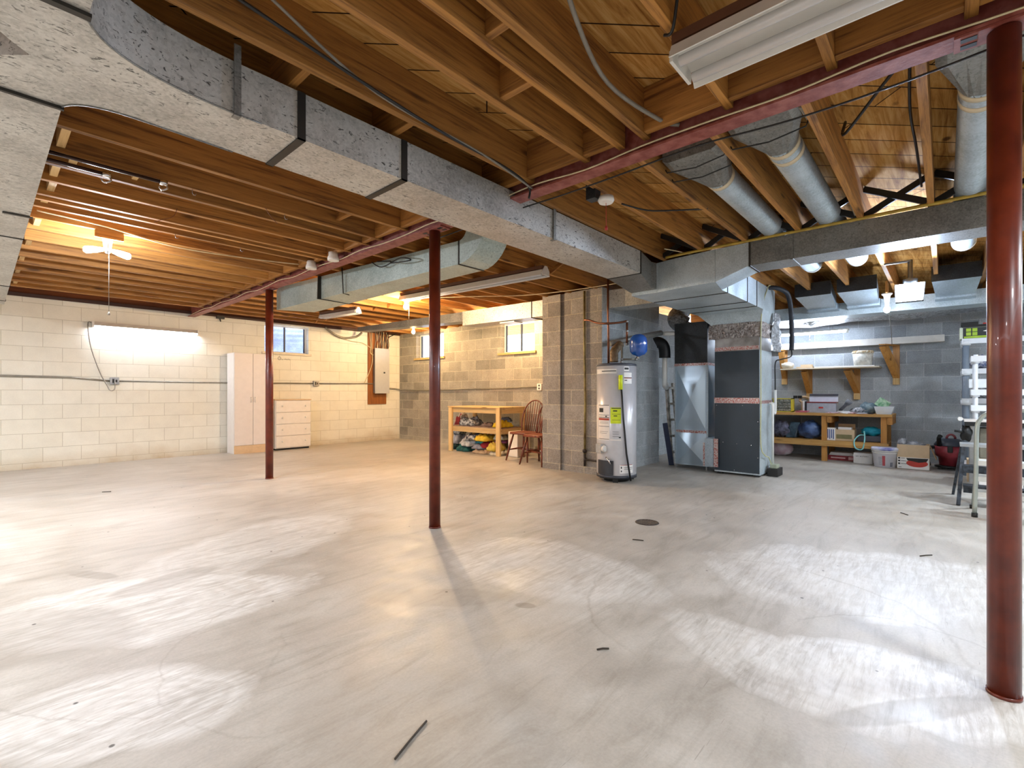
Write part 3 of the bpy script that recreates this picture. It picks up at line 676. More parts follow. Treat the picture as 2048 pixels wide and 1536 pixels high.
# C: duct beside the posts, ending in an upward elbow
t = thing('branch_duct', (2.8, 4.8, 2.12), 'bluish galvanised branch duct behind the middle post', 'duct')
b = MB(); b.hexa([(2.83, 3.18, 2.195), (3.13, 3.18, 2.195), (2.95, 6.15, 2.12), (2.545, 6.33, 2.12), (2.83, 3.18, 2.40), (3.13, 3.18, 2.40), (2.95, 6.15, 2.40), (2.545, 6.33, 2.40)])
b.build('duct_section', M_GALV_G, t)
b = MB(); seg = 8; prv = None
for i in range(seg+1):
    a = (PI/2)*i/seg; y = 3.18-0.34*math.sin(a); z = 2.195+0.34*(1-math.cos(a)); yi = 3.18-0.10*math.sin(a); zi = 2.400+0.10*(1-math.cos(a))
    cur = [b.bm.verts.new(p) for p in ((2.83, y, z), (3.13, y, z), (3.13, yi, max(zi, z+0.02)), (2.83, yi, max(zi, z+0.02)))]
    if prv:
        for k in range(4): b._f([prv[k], prv[(k+1) % 4], cur[(k+1) % 4], cur[k]])
    prv = cur
b.build('elbow', M_GALV_G, t)
b = MB(); b.box(2.826, 3.135, 3.17, 3.185, 2.189, 2.40); b.hexa([(2.592, 5.32, 2.135), (3.02, 5.36, 2.135), (3.02, 5.37, 2.135), (2.592, 5.335, 2.135), (2.60, 5.32, 2.40), (3.02, 5.36, 2.40), (3.02, 5.37, 2.40), (2.60, 5.335, 2.40)])
b.build('seam_cleat', M_SEAM, t)
b = MB(); b.tube([(2.635, 4.85, 2.42), (2.650, 4.85, 2.14), (2.72, 4.85, 2.135)], 0.006, 6); b.build('hanger_wire', M_SEAM, t)
# E: duct in front of the window wall
t = thing('rear_duct', (5.3, 5, 2.16), 'long speckled duct under the joists in front of the two grey wall windows', 'duct')
def ex(y): return 5.18+(8.9-y)*0.052
b = MB(); b.hexa([(ex(2.5), 2.52, 2.16), (ex(2.5)+0.30, 2.52, 2.16), (ex(5.9)+0.30, 5.9, 2.17), (ex(5.9), 5.9, 2.17), (ex(2.5), 2.52, 2.39), (ex(2.5)+0.30, 2.52, 2.39), (ex(5.9)+0.30, 5.9, 2.40), (ex(5.9), 5.9, 2.40)])
b.build('duct_section', M_GALV, t)
b = MB(); b.hexa([(ex(5.9), 5.9, 2.24), (ex(5.9)+0.26, 5.9, 2.24), (ex(8.9)+0.22, 8.9, 2.315), (ex(8.9), 8.9, 2.315), (ex(5.9), 5.9, 2.395), (ex(5.9)+0.26, 5.9, 2.395), (ex(8.9)+0.22, 8.9, 2.40), (ex(8.9), 8.9, 2.40)])
b.build('duct_section', M_GALV_D, t)
b = MB(); b.box(ex(4.5)-0.006, ex(4.5)+0.31, 4.48, 4.49, 2.155, 2.40); b.build('seam_cleat', M_SEAM, t)
b = MB(); b.box(ex(4.3)-0.008, ex(4.3)-0.004, 4.26, 4.285, 2.155, 2.46); b.box(ex(4.3)-0.008, ex(4.3)+0.31, 4.26, 4.285, 2.152, 2.158); b.build('hanger_strap', M_GALV_D, t)
b = MB(); b.box(ex(5.0)+0.05, ex(5.0)+0.25, 4.85, 5.15, 2.140, 2.158); b.build('register', plain('white_register', '#e8e8e4', 0.4, var=0.05), t)
# F: low duct at the back with foil wrap
t = thing('low_duct', (8.45, 0.8, 2.12), 'bluish galvanised duct under the joists in front of the back wall', 'duct')
b = MB(); b.box(8.15, 8.75, -3.0, 2.35, 2.15, 2.33); b.build('duct_section', M_GALV_B, t)
M_FOIL = None
def foil_mat(name, c1='#c8ccd0', c2='#6d6f72', sc=26):
    m, nt, bb = base_mat(name); v = coords(nt)
    vo = N(nt, 'ShaderNodeTexVoronoi', feature='F1'); vo.inputs['Scale'].default_value = sc; nt.links.new(v, vo.inputs['Vector'])
    n = noi(nt, v, sc*0.7, 5, 0.7, 1.5)
    nt.links.new(ramp(nt, n, [(0.35, hexc(c2)), (0.6, hexc(c1))]), bb.inputs['Base Color'])
    bb.inputs['Metallic'].default_value = 0.5; bb.inputs['Roughness'].default_value = 0.32
    bump(nt, bb, mth(nt, 'ADD', vo.outputs['Distance'], n), 0.9, 0.02); return m
M_FOIL = foil_mat('crumpled_foil')
b = MB(); b.sm = True; ys = [-3.0+i*0.12 for i in range(45)]; rows = []
for i, y in enumerate(ys):
    s_ = 0.018*(1+math.sin(y*5.0))+0.006*math.sin(y*17)
    rows.append([b.bm.verts.new(p) for p in ((8.50, y, 2.149), (8.60, y, 2.142-s_*0.5), (8.74, y, 2.125-s_), (8.78, y, 2.15), (8.78, y, 2.22))])
for i in range(len(rows)-1):
    for k in range(4): b._f([rows[i][k], rows[i][k+1], rows[i+1][k+1], rows[i+1][k]])
b.build('foil_lining', M_FOIL, t)
# boots that feed the low duct
def boot(y0, y1, lab):
    t = thing('duct_boot', (7.7, (y0+y1)/2, 2.25), lab, 'duct boot')
    b = MB(); b.hexa([(7.30, y0, 2.335), (7.95, y0+0.03, 2.245), (7.95, y1-0.03, 2.245), (7.30, y1, 2.335), (7.30, y0, 2.50), (7.95, y0+0.03, 2.405), (7.95, y1-0.03, 2.405), (7.30, y1, 2.50)])
    b.build('boot_body', M_GALV_N, t)
    b = MB(); b.box(7.292, 7.299, y0-0.004, y1+0.004, 2.33, 2.502); b.build('boot_face', M_GALV_K, t)
    b = MB(); b.box(7.95, 8.149, y0+0.02, y1-0.02, 2.22, 2.31); b.build('collar', M_GALV_N, t)
boot(1.085, 1.485, 'dark fronted galvanised boot between joists, just right of the furnace')
boot(0.615, 1.015, 'dark fronted galvanised boot left of the bright panel lamp')
boot(-0.30, 0.11, 'dark fronted galvanised boot right of the bright panel lamp')
# round pipes in the joist bays
def round_pipe(y, lab, r=0.088, x0=3.25, x1=6.35, z=2.50, tapes=(0.0,), bx0=2.78):
    t = thing('round_duct', (4.5, y, z-r), lab, 'round duct')
    b = MB(); b.tube([(x0, y, z), (x1-0.15, y, z), (x1, y, z+0.03), (x1+0.12, y, z+0.10)], r, 28); b.build('pipe', M_GALV_N, t)
    for q in tapes:
        b = MB(); b.lathe((x0+0.02+q, y, z), [(r+0.0025, 0), (r+0.0025, 0.045)], 28, 'x'); b.build('tape_band', plain('cream_tape', '#d8c8a8', 0.6), t)
    b = MB(); b.lathe((x1-0.05, y, z+0.015), [(r+0.004, 0), (r+0.004, 0.03)], 28, 'x'); b.build('pipe_ring', M_ENAMEL, t)
    b = MB(); w = 0.165; n = 12; c1 = [(bx0, y-w, z-0.055), (bx0, y+w, z-0.055), (bx0, y+w, z+0.12), (bx0, y-w, z+0.12)]
    ring = []; 
    for k in range(24):
        a = 2*PI*k/24+PI/24; dy, dz = math.cos(a), math.sin(a); s_ = max(abs(dy), abs(dz)); sy, sz = dy/s_*w, dz/s_*0.085
        ring.append((sy, sz, dy*r, dz*r))
    A = [b.bm.verts.new((bx0, y+p[0], z+0.03+p[1])) for p in ring]; A2 = [b.bm.verts.new((bx0+0.14, y+p[0], z+0.015+p[1])) for p in ring]; B_ = [b.bm.verts.new((x0+0.02, y+p[2], z+p[3])) for p in ring]
    for k in range(24):
        b._f([A[k], A[(k+1) % 24], A2[(k+1) % 24], A2[k]]); b._f([A2[k], A2[(k+1) % 24], B_[(k+1) % 24], B_[k]])
    b._f(A); b.build('stack_boot', M_GALV_D, t)
round_pipe(1.11, 'silver round duct in the joist bay nearest the duct corner, one tape band', tapes=(0.0,))
round_pipe(0.695, 'silver round duct with two tape bands, between the centre right joists', x0=3.05, tapes=(0.0, 0.11), bx0=2.62)
round_pipe(-0.135, 'silver round duct partly behind the near red post', x0=3.05, tapes=(0.0, 0.11), bx0=2.58)
# hanging wires under the pipes
for k, (x, y0, y1, z) in enumerate(((2.98, 0.93, 1.30, 2.41), (2.80, 0.51, 0.885, 2.41), (2.86, 0.93, 1.29, 2.425))):
    b = MB(); b.tube([(x, y0, z+0.03), (x, y0+0.01, z), (x+0.02, (y0+y1)/2, z-0.012), (x, y1-0.01, z), (x, y1, z+0.02)], 0.004, 6)
    b.build('hanger_wire', M_CABLE, label=['thin black hanger wire under the left round duct boot', 'thin black hanger wire under the two-banded round duct boot', 'thin black support wire at the edge of the left round duct boot'][k], cat='wire')
# long yellow wire along duct B
b = MB(); b.tube(smooth_path([(4.55, 2.05, 2.40), (4.55, 1.7, 2.405), (4.56, 1.25, 2.408), (4.55, 0.6, 2.405), (4.55, -0.2, 2.41), (4.55, -1.5, 2.41)], 5), 0.013, 8)
b.build('gas_tubing', M_YPIPE, label='long yellow tubing clipped below the joists beside the dark right duct', cat='pipe')

# ------------------------------------------------------------------ light fixtures
M_T_ON_W = emit('tube_glow_wall', '#eef3ff', 50.0)
M_T_ON_C = emit('tube_glow_cool', '#dceaff', 42.0)
def shop_light(x, y0, y1, z, lab, on=False, ntube=2, w=0.24, grp=None, chain=True, slope=0.0):
    # runs along Y
    t = thing('shop_light', (x, (y0+y1)/2, z), lab, 'light fixture')
    h = w/2
    b = MB()
    pr = [(-h, 0.0), (-h*0.80, 0.055), (-h*0.30, 0.066), (h*0.30, 0.066), (h*0.80, 0.055), (h, 0.0), (h*0.95, 0.0), (h*0.74, 0.048), (0.02, 0.060), (0, 0.034), (-0.02, 0.060), (-h*0.74, 0.048), (-h*0.95, 0.0)]
    b.extr([(x+p[0], y0+0.012, z+p[1]) for p in pr], (slope*(y1-y0), y1-y0-0.024, 0)); b.build('reflector', M_ENAMEL, t)
    b = MB(); b.beam((x, y0+0.01, z+0.082), (x+slope*(y1-y0), y1-0.01, z+0.085), h*1.5, 0.036); b.build('ballast_housing', plain('brown_housing', '#5c3a28', 0.5), t)
    for yy, nm in ((y0, 'end'), (y1-0.012, 'end')):
        b = MB(); xx = x+(slope*(y1-y0) if yy > y0 else 0)
        b.extr([(xx-h*0.72, yy, z+0.004), (xx-h*0.72, yy, z+0.045), (xx-h*0.25, yy, z+0.10), (xx+h*0.25, yy, z+0.10), (xx+h*0.72, yy, z+0.045), (xx+h*0.72, yy, z+0.004)], (0, 0.012, 0)); b.build('end_cap', M_ENAMEL, t)
    xs = (-w*0.25, w*0.25) if ntube == 2 else (0.0,)
    for q in xs:
        b = MB(); b.tube([(x+q, y0+0.03, z+0.008), (x+q+slope*(y1-y0), y1-0.03, z+0.008)], 0.019 if w > 0.2 else 0.013, 14); b.build('fluorescent_tube', M_T_ON_C if on else M_TUBE_OFF, t)
    if chain:
        for yy in (y0+0.15, y1-0.15):
            b = MB(); b.tube([(x, yy, z+0.095), (x, yy, JB+0.04)], 0.003, 5); b.build('hanging_chain', M_STEEL, t)
    return t
shop_light(1.83, -0.46, 0.77, 2.30, 'unlit two-tube shop light hanging overhead at the top of the view', w=0.25)
shop_light(4.04, 3.15, 5.48, 2.31, 'long unlit shop light under the joists behind the middle post', w=0.16, slope=-0.075)
shop_light(3.99, 6.83, 7.80, 2.31, 'short unlit shop light near the white wall window', w=0.13, slope=-0.12)
# lit batten on the white wall
t = thing('wall_tube_light', (1.80, 9.40, 2.04), 'lit fluorescent batten fixed on the white wall', 'light fixture')
b = MB(); b.extr([(1.13, YW-0.001, 2.045), (1.13, YW-0.001, 2.13), (1.13, YW-0.05, 2.125), (1.13, YW-0.12, 2.07), (1.13, YW-0.115, 2.062), (1.13, YW-0.05, 2.10)], (1.36, 0, 0)); b.build('reflector', M_ENAMEL, t)
b = MB(); b.tube([(1.17, YW-0.07, 2.068), (2.46, YW-0.07, 2.068)], 0.016, 12); b.build('fluorescent_tube', M_T_ON_W, t)
b = MB(); b.box(1.125, 1.15, YW-0.11, YW-0.001, 2.04, 2.12); b.box(2.475, 2.495, YW-0.11, YW-0.001, 2.04, 2.12); b.build('end_cap', M_ENAMEL, t)
# outlet box and its cord, conduit along the white wall
def outlet(x, y, z, axis, lab, m=M_STEEL):
    t = thing('outlet_box', (x, y, z), lab, 'outlet box')
    b = MB()
    if axis == 'y': b.box(x-0.055, x+0.055, y-0.055, y, z-0.055, z+0.055); b.build('box_body', m, t, bevel=0.006); b2 = MB(); b2.box(x-0.03, x-0.005, y-0.058, y-0.055, z-0.03, z+0.03); b2.box(x+0.008, x+0.03, y-0.058, y-0.055, z-0.02, z+0.02)
    else: b.box(x-0.045, x, y-0.05, y+0.05, z-0.06, z+0.06); b.build('box_body', m, t, bevel=0.006); b2 = MB(); b2.box(x-0.048, x-0.045, y-0.015, y+0.015, z+0.01, z+0.04); b2.box(x-0.048, x-0.045, y-0.015, y+0.015, z-0.04, z-0.01)
    b2.build('socket_face', M_INK, t)
P = at_y(229, 762, YW-0.03); outlet(P.x, YW-0.001, P.z, 'y', 'grey outlet box on the white wall fed by the hanging cord')
ob = P.copy()
P2 = at_y(632, 767, YW-0.03); outlet(P2.x, YW-0.001, P2.z, 'y', 'small grey outlet box right of the window on the white wall')
P3 = at_x(1080, 774, XW-0.02); outlet(XW-0.001, P3.y, P3.z, 'x', 'white duplex outlet at the end of the conduit by the pilaster', M_WHITE)
b = MB(); b.tube(smooth_path([(1.12, YW-0.06, 2.11), (1.085, YW-0.05, 2.08), (1.12, YW-0.03, 1.75), (1.22, YW-0.03, 1.38), (1.30, YW-0.06, 1.18), (ob.x-0.06, YW-0.10, 1.10), (ob.x-0.01, YW-0.10, 1.12), (ob.x, YW-0.065, ob.z-0.02)], 6), 0.0075, 8)
b.build('power_cord', M_CABLE_G, label='grey cord looping from the lit batten down to the outlet box', cat='cord')
b = MB(); b.tube([(-2.9, YW-0.022, 1.325), (0.9, YW-0.022, 1.285), (ob.x-0.055, YW-0.022, ob.z)], 0.014, 10); b.build('conduit_pipe', M_CONDUIT, label='painted conduit on the white wall left of the grey outlet box', cat='conduit')
b = MB(); b.tube([(ob.x+0.055, YW-0.022, ob.z), (2.90, YW-0.022, 1.24), (P2.x-0.056, YW-0.022, P2.z)], 0.012, 10); b.build('conduit_pipe', M_CONDUIT, label='painted conduit on the white wall passing behind the wardrobe', cat='conduit')
b = MB(); b.tube([(P2.x+0.055, YW-0.022, P2.z), (5.72, YW-0.022, 1.27), (5.9, YW-0.03, 1.26)], 0.012, 10); b.build('conduit_pipe', M_CONDUIT, label='white conduit from the small outlet box to the breaker panel', cat='conduit')
b = MB(); b.tube([(6.28, YW-0.03, 1.17), (6.45, YW-0.03, 1.16), (XW-0.03, YW-0.05, 1.14), (XW-0.025, 8.6, 1.12), (XW-0.025, P3.y+0.05, P3.z)], 0.014, 10); b.build('conduit_pipe', M_CONDUIT, label='grey conduit along the window wall from the breaker panel corner', cat='conduit')
# bulbs
def bulb_holder(x, y, z, lab, glow, down=True, chain=0.0, r=0.032, zt=None):
    zt = zt or JB
    t = thing('ceiling_bulb', (x, y, z), lab, 'light bulb')
    b = MB(); b.lathe((x, y, 0), [(0.055, zt), (0.055, zt-0.012), (0.035, zt-0.03), (0.022, z+0.075), (0.018, z+0.05)], 24); b.build('lamp_holder', M_PORC, t)
    b = MB(); b.lathe((x, y, z), [(0.014, 0.052), (0.018, 0.04), (r, 0.012), (r*1.05, -0.006), (r*0.75, -0.028), (0.004, -0.038)], 20); b.build('bulb', glow, t)
    if chain:
        b = MB(); b.tube([(x+0.05, y, zt-0.01), (x+0.052, y, zt-chain)], 0.0022, 6); b.build('pull_chain', M_CABLE_G, t)
    return t
M_WARM = emit('bulb_glow_warm', '#ffdcae', 1300.0)
M_WARM2 = emit('bulb_glow_warm_far', '#ffd9a0', 650.0)
M_COOL = emit('bulb_glow_cool', '#dcebff', 150.0)
M_PANEL = emit('panel_glow_cool', '#cfe2ff', 260.0)
M_CFL = emit('cfl_glow', '#eef3ff', 190.0)
bulb_holder(4.06, 5.68, 2.28, 'lit warm bulb on the joists beyond the middle post', M_WARM, chain=0.42)
bulb_holder(5.87, 7.96, 2.29, 'lit warm bulb near the corner of the white and grey walls', M_WARM2)
bulb_holder(6.05, 5.45, 2.285, 'lit warm bulb beside the right window of the grey wall', M_WARM2)
t = bulb_holder(7.45, 0.525, 2.08, 'white porcelain holder with a bulb hanging bulb-down near the bright panel lamp', M_COOL, chain=0.0, zt=2.28)
b = MB(); b.tube(smooth_path([(7.47, 0.52, 2.25), (7.8, 0.53, 2.1), (8.6, 0.56, 1.95), (9.38, 0.60, 1.80)], 5), 0.004, 6); b.build('pull_string', M_CABLE_G, label='thin string from the right bulb holder to the wall bracket', cat='string')
b = MB(); b.box(7.36, 7.54, 0.515, 0.535, 2.28, JB+0.01); b.build('lamp_block', M_BENCH_Z, label='short wood block holding the right bulb holder under a joist', cat='block')
# LED panel lamp
PC = Vector((6.30, 0.26, 2.06))
t = thing('panel_lamp', (6.30, 0.26, 1.96), 'glaring cool white panel lamp hung from the joists at the right', 'light fixture')
b = MB(); b.extr([(6.29, 0.375, 2.165), (6.29, 0.150, 2.165), (6.20, 0.165, 1.985), (6.20, 0.360, 1.985)], (0.004, 0, -0.002)); b.build('glowing_panel', M_PANEL, t)
b = MB(); b.extr([(6.296, 0.385, 2.170), (6.296, 0.140, 2.170), (6.206, 0.155, 1.975), (6.206, 0.370, 1.975)], (0.03, 0, -0.008)); b.build('panel_back', M_BLACK, t)
b = MB(); b.lathe((6.33, 0.26, 2.165), [(0.03, -0.03), (0.06, 0.0), (0.06, 0.05), (0.02, 0.06), (0.02, 0.245)], 24); b.beam((6.33, 0.26, 2.40), (6.33, 0.47, 2.40), 0.04, 0.016); b.build('lamp_body', M_BLACK, t)
# CFL pair on a Y splitter at the left
t = thing('twin_bulb_light', (0.73, 5.25, 2.25), 'twin lit white bulbs on a splitter with a pull cord, hanging at the left', 'light bulb')
b = MB(); b.box(0.64, 0.83, 5.195, 5.215, 2.35, 2.50); b.build('mounting_board', M_BENCH_X, t)
b = MB(); b.lathe((0.73, 5.25, 0), [(0.055, 2.40), (0.055, 2.385), (0.035, 2.36), (0.026, 2.29), (0.026, 2.26)], 24); b.build('lamp_holder', M_PORC, t)
for s_ in (-1, 1):
    b = MB(); b.tube([(0.73+s_*0.03, 5.25, 2.265), (0.73+s_*0.075, 5.25, 2.255), (0.73+s_*0.14, 5.25, 2.24), (0.73+s_*0.155, 5.25, 2.238)], [0.014, 0.024, 0.028, 0.014], 14); b.build('bulb', M_CFL, t)
b = MB(); b.lathe((0.73, 5.25, 2.235), [(0.012, 0), (0.018, 0.01), (0.018, 0.03), (0.01, 0.04)], 12); b.build('splitter', M_STEEL, t)
b = MB(); b.tube([(0.735, 5.225, 2.24), (0.735, 5.225, 1.74)], 0.0022, 6); b.lathe((0.735, 5.225, 1.715), [(0.002, 0.03), (0.009, 0.012), (0.008, 0.0)], 10); b.build('pull_cord', M_CABLE_G, t)
# empty holder and red pull near the duct
P = at_z(1212, 406, 2.33); t = thing('ceiling_lamp_holder', P, 'small grey junction box and unlit round lamp holder beside a joist near the red beam', 'lamp holder')
b = MB(); b.lathe(P, [(0.045, 0.0), (0.055, 0.015), (0.05, 0.04)], 24); b.build('holder_disc', M_PORC, t)
b = MB(); b.box(P.x-0.09, P.x-0.02, P.y+0.03, P.y+0.10, 2.35, 2.46); b.build('junction_box', M_GALV_K, t)
b = MB(); b.tube([(P.x, P.y, 2.33), (P.x+0.003, P.y, 2.18)], 0.002, 5); b.lathe((P.x+0.003, P.y, 2.15), [(0.004, 0.03), (0.011, 0.015), (0.009, 0.0)], 10); b.build('red_pull', M_INKR, t, label='red pull knob on a short cord')

# ------------------------------------------------------------------ batten light at the back and the white strip on brackets
TX = 9.02; Ta = at_x(1545, 677, TX); Tb = at_x(1694, 658, TX); TZ_ = (Ta.z+Tb.z)/2
t = thing('back_tube_light', (TX, (Ta.y+Tb.y)/2, TZ_), 'lit bare tube light hanging by the low duct before the back wall', 'light fixture')
b = MB(); b.tube([(TX, Tb.y+0.01, TZ_), (TX, Tb.y+1.2, TZ_)], 0.014, 12); b.build('fluorescent_tube', M_T_ON_C, t)
b = MB(); b.box(TX-0.07, TX+0.10, Tb.y-0.02, Tb.y+1.22, TZ_+0.019, TZ_+0.04); b.box(TX-0.015, TX+0.015, Tb.y-0.02, Tb.y+0.008, TZ_-0.02, TZ_+0.022); b.build('fixture_body', M_ENAMEL, t)
b = MB(); b.tube([(TX, Tb.y+0.5, TZ_-0.02), (TX, Tb.y+0.5, TZ_-0.09)], 0.002, 5); b.lathe((TX, Tb.y+0.5, TZ_-0.115), [(0.004, 0.03), (0.010, 0.012), (0.004, 0)], 8); b.build('pull_cord', M_ENAMEL, t)
for yy in (1.32, 2.12):
    b = MB(); b.tube([(TX, yy, TZ_+0.05), (TX, yy, JB)], 0.002, 5); b.build('hanging_chain', M_STEEL, t)
b = MB(); b.box(9.42, 9.52, 0.0, 2.45, 1.815, 1.915); b.build('white_plank', plain('white_board', '#dedad2', 0.5, var=0.08), label='long white boxed board lying across the two upper wall brackets', cat='board')

def bracket(y, z, lab, drop, reach, lean=0.0):      # diagonal wood wall bracket
    t = thing('wall_bracket', (XB-0.02, y, z-drop), lab, 'bracket')
    b = MB(); b.box(XB-0.040, XB-0.002, y-0.042, y+0.042, z-drop, z-0.02); b.build('wall_plate', wood('bracket_back', '#9c6a34', '#c8955a', 'z'), t)
    b = MB(); b.prism([(XB-reach, y-0.042+lean), (XB-0.002, y-0.042), (XB-0.002, y+0.042), (XB-reach, y+0.042+lean)], z-0.019, z); b.build('top_arm', M_BENCH_X, t)
    b = MB(); d0, d1 = z-0.022, z-drop+0.13
    b.hexa([(XB-reach+0.0, y-0.04+lean, d0-0.02), (XB-0.041, y-0.04, d1-0.03), (XB-0.041, y+0.04, d1-0.03), (XB-reach, y+0.04+lean, d0-0.02), (XB-reach+0.09, y-0.04+lean*0.8, d0), (XB-0.041, y-0.04, d1+0.11), (XB-0.041, y+0.04, d1+0.11), (XB-reach+0.09, y+0.04+lean*0.8, d0)])
    b.build('diagonal_brace', M_BENCH_Z, t)
    b = MB(); b.box(XB-0.052, XB-0.041, y-0.042, y+0.042, z-drop, z-drop+0.10); b.build('foot_block', M_PINE_Z, t)
bracket(0.56, 1.81, 'large diagonal wood bracket at the right under the white board', 0.62, 0.36, 0.15)
bracket(2.11, 1.81, 'diagonal wood bracket at the left end of the white board, by the furnace', 0.60, 0.30)
bracket(1.06, 1.455, 'diagonal wood bracket under the right end of the narrow shelf', 0.50, 0.38, 0.10)
bracket(1.73, 1.455, 'diagonal wood bracket under the left part of the narrow shelf', 0.50, 0.34, 0.03)
b = MB(); b.box(9.20, XB-0.01, 0.74, 2.10, 1.456, 1.474); b.build('wall_shelf', wood('shelf_board', '#a89a84', '#d8ccb6', 'y'), label='narrow wood shelf board on two brackets above the workbench', cat='shelf')
# bucket on shelf
t = thing('paper_tub', (9.34, 0.96, 1.475), 'white round tub of rolled paper with frayed rim on the narrow shelf', 'tub')
b = MB(); b.lathe((9.34, 0.96, 1.492), [(0.115, 0.0), (0.125, 0.10), (0.135, 0.19)], 18); b.build('tub_body', plain('stained_white_paper', '#e2ded2', 0.8, var=0.3, scale=22), t)
b = MB(); b.lathe((9.34, 0.96, 1.682), [(0.140, 0.0), (0.144, 0.02), (0.13, 0.045), (0.03, 0.048)], 18); b.build('frayed_rim', plain('frayed_tan', '#b89a6a', 0.9, c2='#e6e0d0', scale=40), t)
b = MB(); b.box(9.22, 9.42, 0.80, 1.60, 1.4745, 1.492); b.build('flat_paper', M_PAPER, label='flat white trim strip lying on the narrow shelf under the tub', cat='strip')
b = MB(); b.ball((9.28, 2.0, 1.53), (0.07, 0.10, 0.055), amp=0.35, fr=4, seed=3, flat=-0.054); b.build('work_glove', plain('cream_cloth', '#e6dcc8', 0.9, var=0.2), label='crumpled cream work gloves at the left end of the narrow shelf', cat='gloves')
b = MB(); b.box(9.22, 9.40, 1.62, 1.86, 1.4745, 1.50); b.box(9.25, 9.38, 1.64, 1.80, 1.50, 1.535); b.build('flat_box', M_CARD_L, label='tan flat boxes stacked on the narrow shelf beside the gloves', cat='box')

# ------------------------------------------------------------------ workbench
BX0, BX1 = 8.80, 9.56
t = thing('workbench', (9.18, 1.6, 0), 'long rough wood workbench with a lower shelf against the back wall', 'workbench')
b = MB(); b.box(BX0, BX1, 0.56, 2.70, 0.705, 0.745); b.build('bench_top', M_BENCH_Y, t, bevel=0.003)
b = MB(); b.box(BX0+0.03, BX1, 0.62, 2.70, 0.305, 0.325); b.build('lower_shelf', M_BENCH_Y, t)
b = MB(); b.box(BX0, BX0+0.038, 0.60, 2.68, 0.235, 0.318); b.build('shelf_rail', M_BENCH_Y, t)
for y in (1.40, 0.66, 2.55):
    b = MB(); b.box(BX0+0.04, BX0+0.11, y-0.035, y+0.035, 0.0, 0.704); b.build('leg', M_BENCH_Z, t)
    b = MB(); b.box(BX1-0.06, BX1-0.01, y-0.04, y+0.04, 0.0, 0.704); b.build('leg', M_BENCH_Z, t)
    b = MB(); b.box(BX0+0.02, BX1-0.07, y-0.10, y-0.04, 0.60, 0.704); b.build('cross_rail', M_BENCH_X, t)
BT = 0.746; SH = 0.326
# items on bench, positions read off the photo onto the bench top
def on_bench(px, X=8.95): return at_x(px, 800, X).y
# yellow drawer cabinets
def drawer_cab(y0, y1, lab):
    z1 = BT+0.225
    t = thing('parts_cabinet', (8.95, (y0+y1)/2, BT), lab, 'parts cabinet')
    b = MB(); b.box(8.90, 9.10, y0, y0+0.012, BT, z1); b.box(8.90, 9.10, y1-0.012, y1, BT, z1); b.box(8.90, 9.10, y0, y1, z1-0.012, z1); b.box(8.90, 9.10, y0, y1, BT, BT+0.014); b.box(9.085, 9.10, y0, y1, BT, z1)
    b.build('cabinet_frame', plain('yellow_plastic', '#dccb3c', 0.45, var=0.1), t)
    n = 2; rows = 4; dy = (y1-y0-0.024)/n; dz = (0.225-0.026)/rows
    for i in range(n):
        for j in range(rows):
            b = MB(); b.box(8.895, 9.08, y0+0.014+i*dy, y0+0.010+(i+1)*dy, BT+0.016+j*dz, BT+0.010+(j+1)*dz); b.build('small_drawer', plain('clear_grey_drawer', '#a8a89c', 0.3, c2='#55544a', scale=60), t)
drawer_cab(1.86, 2.09, 'yellow framed small-parts cabinet on the bench, fully in view')
drawer_cab(2.12, 2.36, 'yellow framed small-parts cabinet on the bench, half hidden by the furnace pipe')
# toolbox with open lid
yA, yB = on_bench(1614), on_bench(1672)
t = thing('toolbox', (9.0, (yA+yB)/2, BT), 'open silver toolbox with red edged lid on the bench', 'toolbox')
ya, yb = min(yA, yB), max(yA, yB)
b = MB(); b.box(8.93, 9.13, ya, yb, BT, BT+0.155); b.build('box_body', plain('toolbox_silver', '#b9bcc6', 0.4, 0.4, var=0.15), t, bevel=0.004)
b = MB(); b.hexa([(9.13, ya, BT+0.16), (9.15, ya, BT+0.16), (9.15, yb, BT+0.16), (9.13, yb, BT+0.16), (9.16, ya, BT+0.30), (9.19, ya, BT+0.30), (9.19, yb, BT+0.30), (9.16, yb, BT+0.30)]); b.build('lid', plain('toolbox_lid', '#d2d2dc', 0.4, 0.3, var=0.08), t)
b = MB(); b.box(8.925, 9.14, ya-0.004, yb+0.004, BT+0.155, BT+0.172); b.build('rim_tray', plain('dark_red_rim', '#7c2c2c', 0.5), t)
b = MB(); b.box(9.145, 9.158, ya, yb, BT+0.262, BT+0.298); b.build('lid_band', plain('dark_grey_band', '#44444c', 0.5), t)
b = MB(); b.box(8.918, 8.926, (ya+yb)/2-0.03, (ya+yb)/2+0.03, BT+0.07, BT+0.095); b.build('latch', M_INKR, t, label='red oval badge latch')
# books / binders
y0 = on_bench(1606)
for k, (dy, c, hh, lab) in enumerate(((0.0, '#e8e6e2', 0.19, 'white manual standing between the yellow cabinet and the toolbox'), (0.032, '#1f2026', 0.18, 'black binder standing beside the toolbox'))):
    b = MB(); b.box(8.93, 9.07, y0-dy-0.025, y0-dy, BT, BT+hh); b.build('manual_book', plain('book_%d' % k, c, 0.6), label=lab, cat='book')
